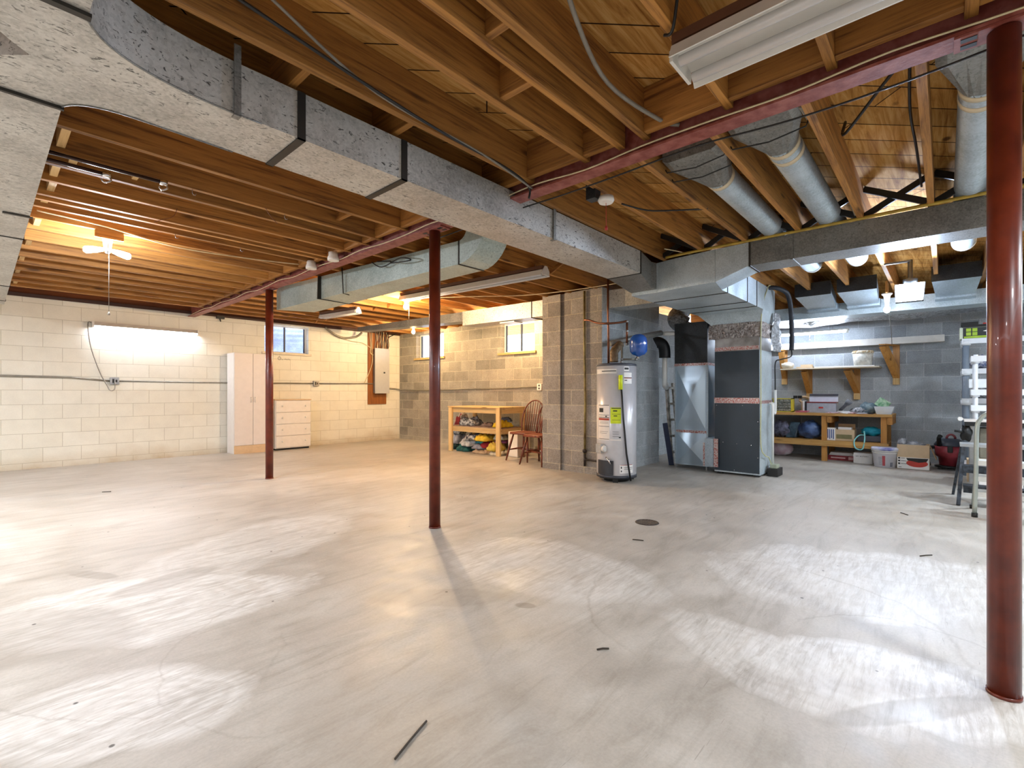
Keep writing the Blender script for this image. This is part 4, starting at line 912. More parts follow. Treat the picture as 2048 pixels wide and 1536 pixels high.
# bulldog clip like black things on cabinet
for k, y in enumerate((on_bench(1591, 9.0), on_bench(1600, 9.0))):
    b = MB(); b.box(8.98, 9.02, y-0.028, y+0.028, BT+0.2255, BT+0.27); b.build('black_clamp', M_BLACK, label=['left of the two small black clamps on the yellow cabinet', 'right of the two small black clamps on the yellow cabinet'][k], cat='clamp')
b = MB(); y = on_bench(1609, 9.2); b.tube([(9.22+0.0, y+0.07*math.cos(a), BT+0.20+0.05*math.sin(a)) for a in (2*PI*i/16 for i in range(17))], 0.02, 8); b.box(9.20, 9.24, y-0.05, y+0.05, BT, BT+0.16)
b.build('coiled_strap', plain('tan_strap', '#b99a78', 0.8, var=0.3), label='tan coiled strap behind the manuals on the bench', cat='strap')
# reading papers
rng = random.Random(3)
for k in range(7):
    px = 1598+k*0; 
PAP = [(1602, 0.028, '#b8606a', 'pink folder under the manuals on the bench'), (1665, 0.015, '#d9d2d6', 'red and white leaflet in front of the toolbox'), (1690, 0.03, '#f0ecea', 'white folded instruction sheet right of the toolbox'), (1703, 0.018, '#e6dfe2', 'loose papers heaped in the middle of the bench'), (1722, 0.016, '#ddd8dc', 'loose white papers before the grey blue bag on the bench')]
for k, (px, h, c, lab) in enumerate(PAP):
    y = on_bench(px, 8.9); b = MB()
    for q in range(4):
        b.obox((8.90+0.015*q, y+rng.uniform(-0.02, 0.02), BT+0.002+h*(q+0.5)/4), (0.16, 0.15, h/5), ez=rng.uniform(-0.6, 0.6), ex=rng.uniform(-0.03, 0.03))
    b.build('paper_stack', [plain('paper_tone_%d' % k, c, 0.7, c2='#b8727a' if k in (1, 3) else None, scale=30)], label=lab, cat='papers')
# flashlight
p0 = Vector((9.05, on_bench(1680, 9.05), BT+0.04)); p1 = Vector((9.02, on_bench(1700, 9.02), BT+0.19))
b = MB(); b.tube([p0, p0.lerp(p1, 0.6), p0.lerp(p1, 0.75), p1], [0.022, 0.024, 0.042, 0.045], 16); b.build('flashlight', plain('dark_grey_rubber', '#33343a', 0.5, c2='#6d7076', scale=8), label='black flashlight leaning head up beside the toolbox', cat='flashlight')
# grey blue bag
b = MB(); y = on_bench(1737, 9.05); b.ball((9.05, y, BT+0.085), (0.09, 0.115, 0.085), amp=0.35, fr=3.2, seed=8, flat=-0.084); b.build('tool_bag', plain('pale_blue_grey_bag', '#9fb0b4', 0.6, c2='#566a74', scale=9), label='pale blue grey bag slumped on the bench', cat='bag')
b = MB(); b.ball((9.0, on_bench(1716, 9.0), BT+0.045), (0.08, 0.10, 0.045), amp=0.5, fr=5, seed=5, flat=-0.044); b.build('cable_heap', plain('dark_cable_heap', '#3c4046', 0.5, c2='#c9c9cc', scale=26), label='tangle of dark cords on the bench before the bag', cat='cords')
# clear bin
y0_, y1_ = on_bench(1786, 8.95), on_bench(1750, 8.95)
t = thing('clear_bin', (9.0, (y0_+y1_)/2, BT), 'clear plastic bin of papers at the right end of the bench', 'bin')
M_CLEAR = plain('cloudy_plastic', '#dde4ea', 0.25, var=0.06)
b = MB(); a = 0.02
b.hexa([(8.92, y0_+a, BT), (9.12, y0_+a, BT), (9.12, y1_-a, BT), (8.92, y1_-a, BT), (8.90, y0_-0.02, BT+0.115), (9.14, y0_-0.02, BT+0.115), (9.14, y1_+0.01, BT+0.115), (8.90, y1_+0.01, BT+0.115)]); b.build('bin_body', M_CLEAR, t)
b = MB(); b.obox((9.02, (y0_+y1_)/2+0.02, BT+0.155), (0.02, 0.16, 0.13), ex=0.6, ey=0.25); b.build('green_booklet', plain('green_print', '#b8cdb0', 0.6, c2='#4c8a5c', scale=18), t)
b = MB(); b.box(8.86, 8.90, on_bench(1741, 8.9)-0.035, on_bench(1741, 8.9)+0.035, BT, BT+0.022); b.build('black_case', M_BLACK, label='small black case at the front edge of the bench', cat='case')
# lower shelf things
def sy(px, X=8.95): return at_x(px, 860, X).y
b = MB(); b.ball((9.0, sy(1561), SH+0.13), (0.13, 0.125, 0.135), u=20, v=14, amp=0.4, fr=3, seed=11, flat=-0.129); b.build('rag_bundle', plain('grey_purple_cloth', '#74748c', 0.7, c2='#35353f', scale=10), label='bundled grey purple cloth at the left end of the bench shelf', cat='cloth')
b = MB(); y = sy(1582); b.hexa([(8.94, y-0.07, SH), (9.14, y-0.09, SH), (9.14, y+0.07, SH), (8.94, y+0.09, SH), (8.98, y-0.13, SH+0.26), (9.12, y-0.12, SH+0.25), (9.12, y-0.01, SH+0.25), (8.98, y+0.02, SH+0.26)]); b.build('padded_case', plain('teal_grey_case', '#4c6270', 0.35, c2='#26343e', scale=8), bevel=0.02, label='dark teal padded case leaning on the bench shelf', cat='case')
b = MB(); y = sy(1619); b.ball((9.0, y, SH+0.14), (0.14, 0.165, 0.145), u=26, v=18, amp=0.22, fr=2.6, seed=21, flat=-0.139); b.build('plastic_bag', plain('blue_plastic_bag', '#5c76a4', 0.3, c2='#34466c', scale=6), label='blue plastic bag of stuff tied up on the bench shelf', cat='bag')
t = thing('can_carton', (8.97, sy(1660), SH), 'blue and white printed carton on the bench shelf', 'carton')
b = MB(); y = sy(1660); b.box(8.89, 9.05, y-0.075, y+0.075, SH, SH+0.19); b.build('carton_body', M_PAPER, t)
b = MB()
for k in range(5): b.box(8.887, 8.890, y-0.06+0.024*k, y-0.048+0.024*k, SH+0.02+0.012*(k % 2), SH+0.17)
b.build('blue_print', M_INKB, t)
t = thing('open_carton', (9.0, sy(1689), SH), 'open tan cardboard carton with a pale box inside on the bench shelf', 'carton')
b = MB(); y = sy(1689); b.box(8.90, 9.14, y-0.13, y+0.13, SH, SH+0.17); b.build('carton_body', M_CARD_L, t)
b = MB(); b.box(9.10, 9.115, y-0.12, y+0.10, SH+0.17, SH+0.25); b.build('rear_flap', M_CARD, t)
b = MB(); b.box(8.93, 9.06, y-0.09, y+0.08, SH+0.17, SH+0.205); b.build('inner_box', M_PAPER, t)
b = MB(); b.box(8.897, 8.90, y-0.10, y+0.10, SH+0.03, SH+0.095); b.build('label_window', plain('olive_label', '#7c7650', 0.6), t)
b = MB(); y = sy(1737); b.box(8.92, 9.16, y-0.16, y+0.14, SH, SH+0.09); b.build('grey_tool_case', plain('dark_grey_case', '#4b4c56', 0.5, var=0.2), bevel=0.012, label='dark grey tool case under the turquoise bag on the bench shelf', cat='case')
t = thing('turquoise_bag', (9.0, sy(1740), SH+0.09), 'bright turquoise cloth bag on the grey case on the bench shelf', 'bag')
b = MB(); y = sy(1742); b.ball((9.02, y, SH+0.155), (0.10, 0.125, 0.065), amp=0.4, fr=3, seed=31, flat=-0.0645); b.build('bag_body', plain('turquoise', '#1fa9bd', 0.6, c2='#0d7c92', scale=9), t)
b = MB(); y = sy(1724); b.tube(smooth_path([(8.90, y-0.03, SH+0.16), (8.83, y-0.045, SH+0.05), (8.785, y-0.02, SH-0.10), (8.785, y+0.06, SH-0.09), (8.80, y+0.08, SH+0.01), (8.87, y+0.03, SH+0.095), (8.92, y-0.04, SH+0.10)], 5), 0.009, 8); b.build('bag_strap', plain('pale_turquoise', '#8fd8d8', 0.6), t, label='pale turquoise strap hanging in a loop')
# things on the floor by the bench
def fl(px, py): return at_z(px, py, 0)
P = fl(1560, 912); t = thing('detergent_bag', (P.x+0.12, P.y, 0), 'white bag with pink and blue print on the floor left of the bench', 'bag')
b = MB(); b.ball((P.x+0.12, P.y, 0.13), (0.13, 0.17, 0.135), amp=0.18, fr=2.4, seed=41, flat=-0.129); b.build('bag_body', plain('white_pink_bag', '#e6dfe2', 0.5, c2='#c8a8b4', scale=6), t)
P = fl(1683, 921); t = thing('book_set', (P.x+0.14, P.y, 0), 'stack of white booklets on a red boxed game under the bench', 'box')
b = MB(); b.box(P.x, P.x+0.24, P.y-0.17, P.y+0.18, 0, 0.075); b.build('red_box', plain('red_game_box', '#a83038', 0.5, c2='#7c2028', scale=20), t)
b = MB(); b.box(P.x-0.002, P.x, P.y-0.15, P.y-0.09, 0.015, 0.06); b.box(P.x-0.002, P.x, P.y-0.05, P.y+0.14, 0.030, 0.05); b.build('box_label', plain('pale_red_label', '#f0c8c8', 0.6), t)
for k in range(3):
    b = MB(); b.box(P.x+0.02, P.x+0.24, P.y-0.16+0.01*k, P.y+0.165-0.008*k, 0.076+0.015*k, 0.09+0.015*k); b.build('booklet', M_PAPER, t)
P = fl(1728, 927); t = thing('white_carton', (P.x+0.1, P.y, 0), 'white flat carton with faint writing beside the bucket under the bench', 'carton')
b = MB(); b.box(P.x, P.x+0.22, P.y-0.10, P.y+0.13, 0, 0.155); b.build('carton_body', M_PAPER, t)
b = MB()
for k in range(9): b.box(P.x-0.002, P.x, P.y+0.10-0.018*k-0.009, P.y+0.10-0.018*k, 0.098+0.003*(k % 3), 0.108+0.002*(k % 2))
b.build('carton_print', M_INK, t)
P = fl(1768, 936); cx_, cy_ = P.x+0.14, P.y+0.0
t = thing('joint_compound_bucket', (cx_, cy_, 0), 'white bucket with a blue rimmed lid on the floor at the bench end', 'bucket')
b = MB(); b.lathe((cx_, cy_, 0), [(0.125, 0.002), (0.150, 0.235), (0.155, 0.236)], 32); b.build('bucket_body', plain('bucket_white', '#e6e4ea', 0.4, var=0.05), t)
b = MB(); b.lathe((cx_, cy_, 0.0), [(0.158, 0.226), (0.158, 0.243)], 32); b.lathe((cx_, cy_, 0.0), [(0.152, 0.200), (0.156, 0.206), (0.152, 0.212)], 32); b.build('bucket_rim', M_ENAMEL, t)
b = MB(); b.lathe((cx_, cy_, 0.0), [(0.160, 0.243), (0.163, 0.272), (0.150, 0.285), (0.02, 0.284)], 32); b.build('lid', plain('blue_violet_lid', '#6c70b4', 0.45, c2='#dfe0ee', scale=5), t, label='blue and white lid')
def arc_patch(b, cx, cy, r, a0, a1, z0, z1, n=6, r2=None):
    r2 = r2 or r; old = b.sm; b.sm = True
    lo = [b.bm.verts.new((cx+r*math.cos(a0+(a1-a0)*i/n), cy+r*math.sin(a0+(a1-a0)*i/n), z0)) for i in range(n+1)]
    hi = [b.bm.verts.new((cx+r2*math.cos(a0+(a1-a0)*i/n), cy+r2*math.sin(a0+(a1-a0)*i/n), z1)) for i in range(n+1)]
    for i in range(n): b._f([lo[i], lo[i+1], hi[i+1], hi[i]])
    b.sm = old
fa = math.atan2(-cy_, -cx_)            # the side that faces the room
b = MB(); arc_patch(b, cx_, cy_, 0.1285, fa-0.22, fa+0.02, 0.03, 0.17, 4, 0.1455); b.build('red_label', plain('brick_red_label', '#b04a50', 0.6), t)
b = MB(); arc_patch(b, cx_, cy_, 0.128, fa+0.45, fa+0.72, 0.02, 0.08, 4, 0.134); 
for k in range(6): arc_patch(b, cx_, cy_, 0.1305+0.0021*k, fa-0.55, fa-0.25-0.02*(k % 2), 0.045+0.02*k, 0.050+0.02*k, 3)
b.build('black_print', plain('grey_print', '#707078', 0.6), t)
# big open box with a vacuum printed on it
P = fl(1826, 938); X0 = 8.66; y0 = fl(1862, 938).y; y1 = fl(1795, 936).y
y0 = at_x(1859, 938, X0).y; y1 = at_x(1794, 936, X0).y
t = thing('vacuum_carton', (X0+0.15, (y0+y1)/2, 0), 'open cardboard carton printed with a red robot vacuum beside the bucket', 'carton')
b = MB(); w_ = 0.008
b.box(X0, X0+w_, y0, y1, 0.004, 0.34); b.box(X0+0.30-w_, X0+0.30, y0, y1, 0.004, 0.34); b.box(X0+w_, X0+0.30-w_, y0, y0+w_, 0.004, 0.34); b.box(X0+w_, X0+0.30-w_, y1-w_, y1, 0.004, 0.34); b.box(X0+w_, X0+0.30-w_, y0+w_, y1-w_, 0.004, 0.02)
b.build('carton_body', M_CARD_L, t)
b = MB(); b.box(X0-0.003, X0-0.0005, y0+0.002, y1-0.002, 0.006, 0.165); b.build('white_panel', M_PAPER, t)
b = MB(); yc = y0+0.13
b.extr([(X0-0.006, yc+0.115*math.cos(a), 0.088+0.052*math.sin(a)) for a in (2*PI*i/24 for i in range(24))], (0.0028, 0, 0)); b.build('red_picture', plain('vac_red', '#c03a2c', 0.5), t)
b = MB(); b.extr([(X0-0.009, yc+q[0], q[1]) for q in ((0.115, 0.155), (-0.12, 0.160), (-0.10, 0.118), (-0.02, 0.100), (0.06, 0.118), (0.10, 0.122))], (0.0028, 0, 0))
for k in range(3): b.box(X0-0.006, X0-0.0032, y1-0.035, y1-0.012, 0.140-0.038*k, 0.160-0.038*k)
for k in range(3): b.box(X0-0.006, X0-0.0032, y1-0.085-0.02*k, y1-0.043, 0.147-0.038*k, 0.153-0.038*k)
b.box(X0-0.006, X0-0.0032, y1-0.05, y1-0.018, 0.022, 0.028)
b.build('black_picture', M_INK, t)
b = MB(); b.hexa([(X0+0.02, y0-0.003, 0.33), (X0+0.28, y0-0.003, 0.33), (X0+0.28, y0+0.002, 0.335), (X0+0.02, y0+0.002, 0.335), (X0+0.02, y0-0.075, 0.15), (X0+0.28, y0-0.075, 0.15), (X0+0.28, y0-0.068, 0.15), (X0+0.02, y0-0.068, 0.15)]); b.build('side_flap', M_CARD, t)
b = MB(); b.ball((X0+0.12, y1-0.05, 0.36), (0.07, 0.055, 0.06), amp=0.3, fr=3, seed=5); b.ball((X0+0.16, (y0+y1)/2, 0.33), (0.10, 0.12, 0.045), amp=0.6, fr=5, seed=6); b.build('plastic_wrap', plain('crumpled_film', '#c9ccd2', 0.2, c2='#8c9098', scale=14), label='crumpled clear wrapping in the vacuum carton', cat='wrapping')
# shop vac
P = at_x(1900, 900, 9.0); vx, vy = 9.02, P.y
t = thing('shop_vacuum', (vx, vy, 0), 'red wet and dry shop vacuum with a black lid on the floor', 'vacuum')
b = MB(); b.lathe((vx, vy, 0), [(0.11, 0.055), (0.125, 0.17), (0.158, 0.19), (0.165, 0.33)], 32); b.build('tank', plain('faded_red_plastic', '#a8404a', 0.4, c2='#7c2630', scale=7), t)
b = MB(); b.lathe((vx, vy, 0), [(0.170, 0.330), (0.170, 0.345), (0.145, 0.385), (0.10, 0.425), (0.02, 0.43)], 32); b.build('lid', plain('dark_slate_plastic', '#3a3f4a', 0.4, var=0.15), t)
b = MB(); b.tube([(vx-0.02, vy+0.045*math.cos(a)-0.01, 0.43+0.055*math.sin(a)) for a in (PI*i/10 for i in range(11))], 0.014, 8); b.build('handle', plain('maroon_plastic', '#7c3038', 0.4), t)
b = MB(); b.tube([(vx-0.16, vy+0.11, 0.33), (vx-0.17, vy+0.115, 0.44), (vx-0.20, vy+0.10, 0.47)], [0.028, 0.024, 0.028], 12); b.build('hose_port', M_BLACK, t)
b = MB(); b.obox((vx-0.165, vy+0.0, 0.29), (0.02, 0.055, 0.09)); b.build('latch', M_BLACK, t, bevel=0.01)
b = MB(); b.lathe((vx, vy, 0), [(0.16, 0.03), (0.165, 0.05), (0.12, 0.058)], 28); b.build('dolly_base', M_BLACK, t)
for a in (0.6, 2.2, 3.8, 5.4):
    b = MB(); b.lathe((vx+0.14*math.cos(a), vy+0.14*math.sin(a), 0.016), [(0.015, -0.012), (0.016, 0), (0.015, 0.012)], 12, 'x'); b.build('caster', M_BLACK, t)
b = MB(); b.tube(smooth_path([(vx-0.02, vy+0.16, 0.30), (vx-0.05, vy+0.24, 0.28), (vx-0.10, vy+0.26, 0.18), (vx-0.12, vy+0.22, 0.07), (vx-0.06, vy+0.25, 0.04)], 6), 0.024, 10); b.build('hose', M_BLACK, t)

# ------------------------------------------------------------------ furnace, return drop
FX, FY0, FY1 = 6.50, 1.71, 2.26
M_FDARK = plain('slate_panel', '#2e3a44', 0.38, 0.1, var=0.2, scale=3)
M_TAPE = plain('foil_tape_red_print', '#c9c2be', 0.35, 0.5, c2='#a8544a', scale=60)
t = thing('furnace', (6.8, 1.98, 0), 'tall furnace with dark slate front panels and galvanised sides', 'furnace')
b = MB(); b.box(FX+0.012, 7.08, FY0, FY1, 0.03, 0.93); b.build('lower_cabinet', M_GALV_B, t)
b = MB(); b.box(FX+0.012, 7.08, FY0+0.004, FY1-0.004, 0.931, 1.60); b.build('coil_cabinet', M_GALV_B, t)
b = MB(); b.box(FX, FX+0.011, FY0+0.004, FY1-0.004, 0.05, 0.925); b.build('front_panel', M_FDARK, t, bevel=0.002)
b = MB(); b.box(FX, FX+0.011, FY0+0.006, FY1-0.006, 1.00, 1.60); b.build('front_panel', M_FDARK, t, bevel=0.002)
b = MB(); b.box(FX-0.002, FX+0.012, FY0+0.002, FY1, 0.928, 0.998); b.box(FX+0.012, 7.08, FY0-0.0015, FY0+0.003, 0.925, 0.965); b.build('foil_tape', M_TAPE, t)
for y, z in ((FY0+0.10, 0.40), (FY0+0.27, 0.41), (FY0+0.44, 0.42), (FY0+0.02, 0.7), (FY0+0.02, 0.25), (FY0+0.52, 0.9), (FY0+0.2, 0.9), (FY0+0.3, 0.07)):
    b = MB(); b.lathe((FX-0.002, y, z), [(0.001, 0), (0.006, 0.0005), (0.006, 0.002)], 8, 'x'); b.build('screw', M_CHROME, t)
b = MB(); b.box(FX+0.004, 7.06, FY0+0.006, FY1-0.008, 1.601, 1.77); b.build('sheet_collar', plain('collar_steel', '#a4a2a0', 0.3, 0.6, c2='#7a7674', scale=4), t)
b = MB(); b.box(FX, FX+0.005, FY0+0.006, FY1-0.006, 1.61, 1.655); b.build('foil_tape', M_TAPE, t)
b = MB(); b.sm = True; n_ = 26
rows = []
for j in range(9):
    z = 1.765+0.19*j/8; row = []
    for (xa, ya, xb, yb) in ((6.50, 2.33, 6.50, 1.70), (6.50, 1.70, 7.07, 1.70)):
        for i in range(n_):
            s_ = i/n_; x = xa+(xb-xa)*s_; y = ya+(yb-ya)*s_
            k = 0.022*noise.noise(Vector((x*11, y*11, z*14)))
            row.append(b.bm.verts.new((x-(0.012+k if xa == xb else 0), y-(0 if xa == xb else 0.010+k), z)))
    rows.append(row)
for j in range(8):
    for i in range(2*n_-1): b._f([rows[j][i], rows[j][i+1], rows[j+1][i+1], rows[j+1][i]])
b.build('foil_wrap', foil_mat('crumpled_brown_foil', '#cfc6c0', '#6c5850', 40), t)
b = MB(); b.box(6.52, 7.04, 1.72, 2.30, 1.77, 1.955); b.build('collar_core', M_GALV_D, t)
b = MB(); b.sm = True; rows = []
for j in range(14):
    z = 1.60+0.5*j/13; row = []
    for i in range(10):
        x = 6.90+0.30*i/9; k = 0.035*noise.noise(Vector((x*9, 3.3, z*9))); row.append(b.bm.verts.new((x, 1.655+k-0.05*math.sin(i/9*PI), z)))
    rows.append(row)
for j in range(13):
    for i in range(9): b._f([rows[j][i], rows[j][i+1], rows[j+1][i+1], rows[j+1][i]])
b.bm.faces.ensure_lookup_table()
b.build('side_foil_wrap', M_FOIL, t)
for y in (FY0+0.05, FY1-0.05):
    b = MB(); b.box(6.56, 6.62, y-0.03, y+0.03, 0, 0.03); b.box(6.98, 7.04, y-0.03, y+0.03, 0, 0.03); b.build('foot', M_BLACK, t)
# return drop
M_SHEET = plain('cross_broken_sheet', '#b4c6d4', 0.30, 0.7, var=0.10, scale=2)
t = thing('return_drop', (6.85, 2.6, 0), 'tall galvanised return duct with diagonal creases left of the furnace', 'duct')
RX, RY0, RY1 = 6.65, 2.40, 2.86
def crossed(b, y0, y1, z0, z1, x, d=0.030):              # cross-broken sheet: shallow pyramid
    c = b.bm.verts.new((x-d, (y0+y1)/2, (z0+z1)/2)); q = [b.bm.verts.new(p) for p in ((x, y0, z0), (x, y1, z0), (x, y1, z1), (x, y0, z1))]
    for i in range(4): b._f([q[i], q[(i+1) % 4], c])
b = MB(); b.box(RX, 7.05, RY0, RY1, 0.055, 0.52); crossed(b, RY0+0.02, RY1-0.02, 0.07, 0.51, RX-0.001); b.build('lower_section', M_SHEET, t)
b = MB(); b.box(RX, 7.05, RY0, RY1, 0.521, 1.455); crossed(b, RY0+0.03, RY1-0.02, 0.56, 1.42, RX-0.001)
v = [b.bm.verts.new(p) for p in ((RX+0.02, RY0-0.001, 0.56), (6.86, RY0-0.02, 1.0), (RX+0.02, RY0-0.001, 1.42), (7.03, RY0-0.001, 1.42), (7.03, RY0-0.001, 0.56))]
for a_, c_ in ((0, 2), (2, 3), (3, 4), (4, 0)): b._f([v[a_], v[c_], v[1]])
b.build('middle_section', M_SHEET, t)
b = MB(); b.box(RX-0.01, 7.05, RY0, RY1, 1.456, 2.04); b.build('upper_section', M_GALV_K, t)
b = MB(); b.box(RX-0.014, 7.05, RY0-0.004, RY1+0.002, 1.44, 1.475); b.box(RX-0.006, RX, RY0, RY1, 0.505, 0.54); b.build('foil_tape', M_TAPE, t)
b = MB(); b.box(RX-0.012, RX, RY0-0.012, RY0+0.012, 0.055, 1.44); b.box(RX-0.008, RX, RY1-0.02, RY1, 0.055, 1.44); b.build('corner_flange', M_GALV_N, t)
b = MB(); b.box(6.47, 7.0, 2.265, 2.375, 0.09, 0.46); b.build('filter_box', M_GALV_N, t)
b = MB(); b.box(6.462, 6.470, 2.20, 2.255, 0.09, 0.46); b.box(6.462, 6.468, 2.372, 2.392, 0.09, 0.40); b.build('foil_tape', M_TAPE, t)
for y in (RY0+0.02, RY1-0.02):
    b = MB(); b.box(RX+0.01, RX+0.03, y-0.01, y+0.01, 0, 0.056); b.box(7.0, 7.02, y-0.01, y+0.01, 0, 0.056); b.build('foot', M_STEEL, t)
# flexible foil duct and dark offset above the return
b = MB(); P = [(7.35, 3.05, 2.33), (7.0, 2.98, 2.20), (6.86, 2.90, 2.10), (6.9, 2.80, 2.04)]
b.tube(smooth_path(P, 6), 0.13, 20); b.build('flex_duct', M_FOIL, label='silver crinkled flexible duct above the dark return section', cat='flexible duct')
# vent elbow (black) and grey riser
t = thing('vent_elbow', (6.6, 3.03, 1.15), 'black corrugated vent elbow on a pale riser left of the return duct', 'vent pipe')
b = MB(); P = [(6.62, 3.14, 1.79), (6.63, 3.11, 1.80), (6.65, 3.06, 1.775), (6.665, 3.03, 1.72), (6.67, 3.02, 1.64), (6.67, 3.02, 1.57)]
b.tube(smooth_path(P, 4), 0.082, 22); b.build('elbow', plain('black_vent', '#202226', 0.4, 0.3, var=0.3), t)
b = MB(); b.tube(smooth_path([(6.67, 3.02, 1.57), (6.67, 3.02, 1.25), (6.71, 3.04, 1.17), (6.90, 3.10, 1.14)], 4), 0.035, 14); b.build('riser', M_PVC, t)
b = MB(); b.tube([(6.55, 2.98, 1.905), (6.75, 2.80, 1.915)], 0.03, 12); b.build('pvc_pipe', M_PVC, label='short white plastic pipe end between the elbow and the return duct', cat='pipe')
# ladder and panels stored in the nook
def pt(px, py, D): r = ray(px); return Vector((D*r[0], D*r[1], CAM_Z+(HOR-py)*D/F_PX))
t = thing('wood_ladder', pt(1346, 927, 7.22), 'old paint-splashed step ladder leaning in the nook behind the return duct', 'ladder')
M_OLD = plain('dirty_ladder', '#8c857a', 0.7, c2='#d6d0c4', scale=14); M_STEP = plain('painted_step', '#dcd8ce', 0.6, c2='#8c8478', scale=18)
R0, R1 = pt(1344, 926, 7.23), pt(1333, 766, 7.30); Q0, Q1 = pt(1360, 925, 7.27), pt(1346, 766, 7.32); R0.z = Q0.z = 0.002
b = MB(); b.beam(R0, R1, 0.03, 0.075, up=(1, 0, 0)); b.build('rail', M_OLD, t)
b = MB(); b.beam(Q0, Q1, 0.03, 0.075, up=(1, 0, 0)); b.build('rail', M_OLD, t)
for k in range(5):
    b = MB(); q = 0.14+0.2*k; b.beam(R0.lerp(R1, q), Q0.lerp(Q1, q), 0.08, 0.03); b.build('step', M_STEP, t)
N0, N1 = pt(1343, 933, 7.05), pt(1330, 846, 7.10); N0.z = 0.002
b = MB(); b.beam(N0, N1, 0.07, 0.02, up=(1, 0.2, 0)); b.build('leaning_panel', plain('navy_panel', '#2a3450', 0.4), label='dark blue flat panel leaning in the nook behind the return duct', cat='panel')

# ------------------------------------------------------------------ pipes by the furnace
b = MB(); P = [(6.75, 1.70, 2.405), (6.80, 1.60, 2.40), (6.95, 1.52, 2.36), (7.05, 1.50, 2.28), (7.10, 1.49, 2.1), (7.12, 1.485, 1.8), (7.12, 1.49, 1.62)]
b.tube(smooth_path(P, 6), 0.028, 12); b.build('insulated_line', plain('black_foam', '#2a2e38', 0.6, var=0.3), label='black foam insulated line dropping beside the furnace', cat='pipe')
b = MB(); P = [(7.12, 1.49, 1.62), (7.14, 1.50, 1.54), (7.06, 1.60, 1.50), (7.04, 1.66, 1.46), (7.05, 1.665, 1.2), (7.06, 1.668, 0.98), (7.07, 1.69, 0.9)]
b.tube(smooth_path(P, 6), 0.008, 8); b.build('refrigerant_tube', M_CABLE, label='thin dark tube from the foam line down the furnace side', cat='pipe')
b = MB(); P = [(6.70, 1.64, 2.42), (6.62, 1.655, 2.36), (6.50, 1.690, 2.0), (6.50, 1.695, 1.0), (6.50, 1.695, 0.42), (6.58, 1.67, 0.28), (6.72, 1.66, 0.24), (6.80, 1.65, 0.14)]
b.tube(smooth_path(P, 6), 0.007, 8); b.build('condensate_tube', plain('pale_yellow_tube', '#c8c89a', 0.4), label='pale yellow tube down the front corner of the furnace to the pump', cat='tube')
b = MB(); P = [(6.86, 1.685, 0.92), (6.86, 1.66, 0.93), (6.86, 1.65, 0.90), (6.86, 1.65, 0.15)]
b.tube(P, 0.016, 12); P = [(6.95, 1.64, 1.10), (6.95, 1.64, 0.84), (6.93, 1.64, 0.80), (6.90, 1.64, 0.80), (6.875, 1.645, 0.83), (6.87, 1.645, 0.91), (6.86, 1.65, 0.93)]
b.tube(smooth_path(P, 4), 0.016, 12); b.build('pvc_drain', M_PVC, label='white plastic drain with a trap on the right side of the furnace', cat='pipe')
t = thing('condensate_pump', (6.85, 1.62, 0), 'small black condensate pump box on the floor beside the furnace', 'pump')
b = MB(); b.box(6.72, 6.98, 1.56, 1.68, 0.0, 0.10); b.build('tank', M_BLACK, t, bevel=0.006)
b = MB(); b.box(6.76, 6.90, 1.58, 1.66, 0.10, 0.15); b.build('motor_cover', plain('grey_green_plastic', '#a9b09a', 0.5), t, bevel=0.006)

# ------------------------------------------------------------------ water heater
HX, HY, HR = 5.225, 2.985, 0.238
t = thing('water_heater', (HX, HY, 0), 'grey tank water heater with yellow and white labels before the block wall', 'water heater')
M_TANK = plain('silver_grey_enamel', '#c6c4c6', 0.28, 0.1, var=0.05, coat=0.3)
b = MB(); b.lathe((HX, HY, 0), [(HR*0.96, 0.05), (HR, 0.06), (HR, 1.385)], 64); b.build('tank_jacket', M_TANK, t)
b = MB(); b.lathe((HX, HY, 0), [(HR+0.003, 1.385), (HR+0.003, 1.405), (HR*0.9, 1.415), (0.02, 1.42)], 64); b.build('top_cap', plain('dark_top', '#4c4e56', 0.35, 0.4), t)
b = MB(); b.lathe((HX, HY, 0), [(HR+0.003, 0.05), (HR+0.003, 0.085)], 64); b.build('bottom_ring', plain('dark_base', '#4a4c54', 0.4, 0.4), t)
b = MB(); b.lathe((HX, HY, 0), [(0.15, 0.0), (0.15, 0.05)], 24)
for a in range(3): b.obox((HX+0.19*math.cos(a*2.1+3.6), HY+0.19*math.sin(a*2.1+3.6), 0.025), (0.06, 0.06, 0.05), ez=a*2.1+3.6)
b.build('feet', M_BLACK, t)
ha = math.atan2(-HY, -HX)
def hlab(name, a0, a1, z0, z1, m, dr=0.001, label=None):
    b = MB(); arc_patch(b, HX, HY, HR+dr, ha+a0, ha+a1, z0, z1, 8); return b.build(name, m, t, label=label)
M_LAB = plain('cream_label', '#e6dcd2', 0.5, var=0.05); M_LABY = plain('lime_label', '#d2e21c', 0.45, var=0.06); M_LABR = plain('label_red', '#a8402c', 0.5)
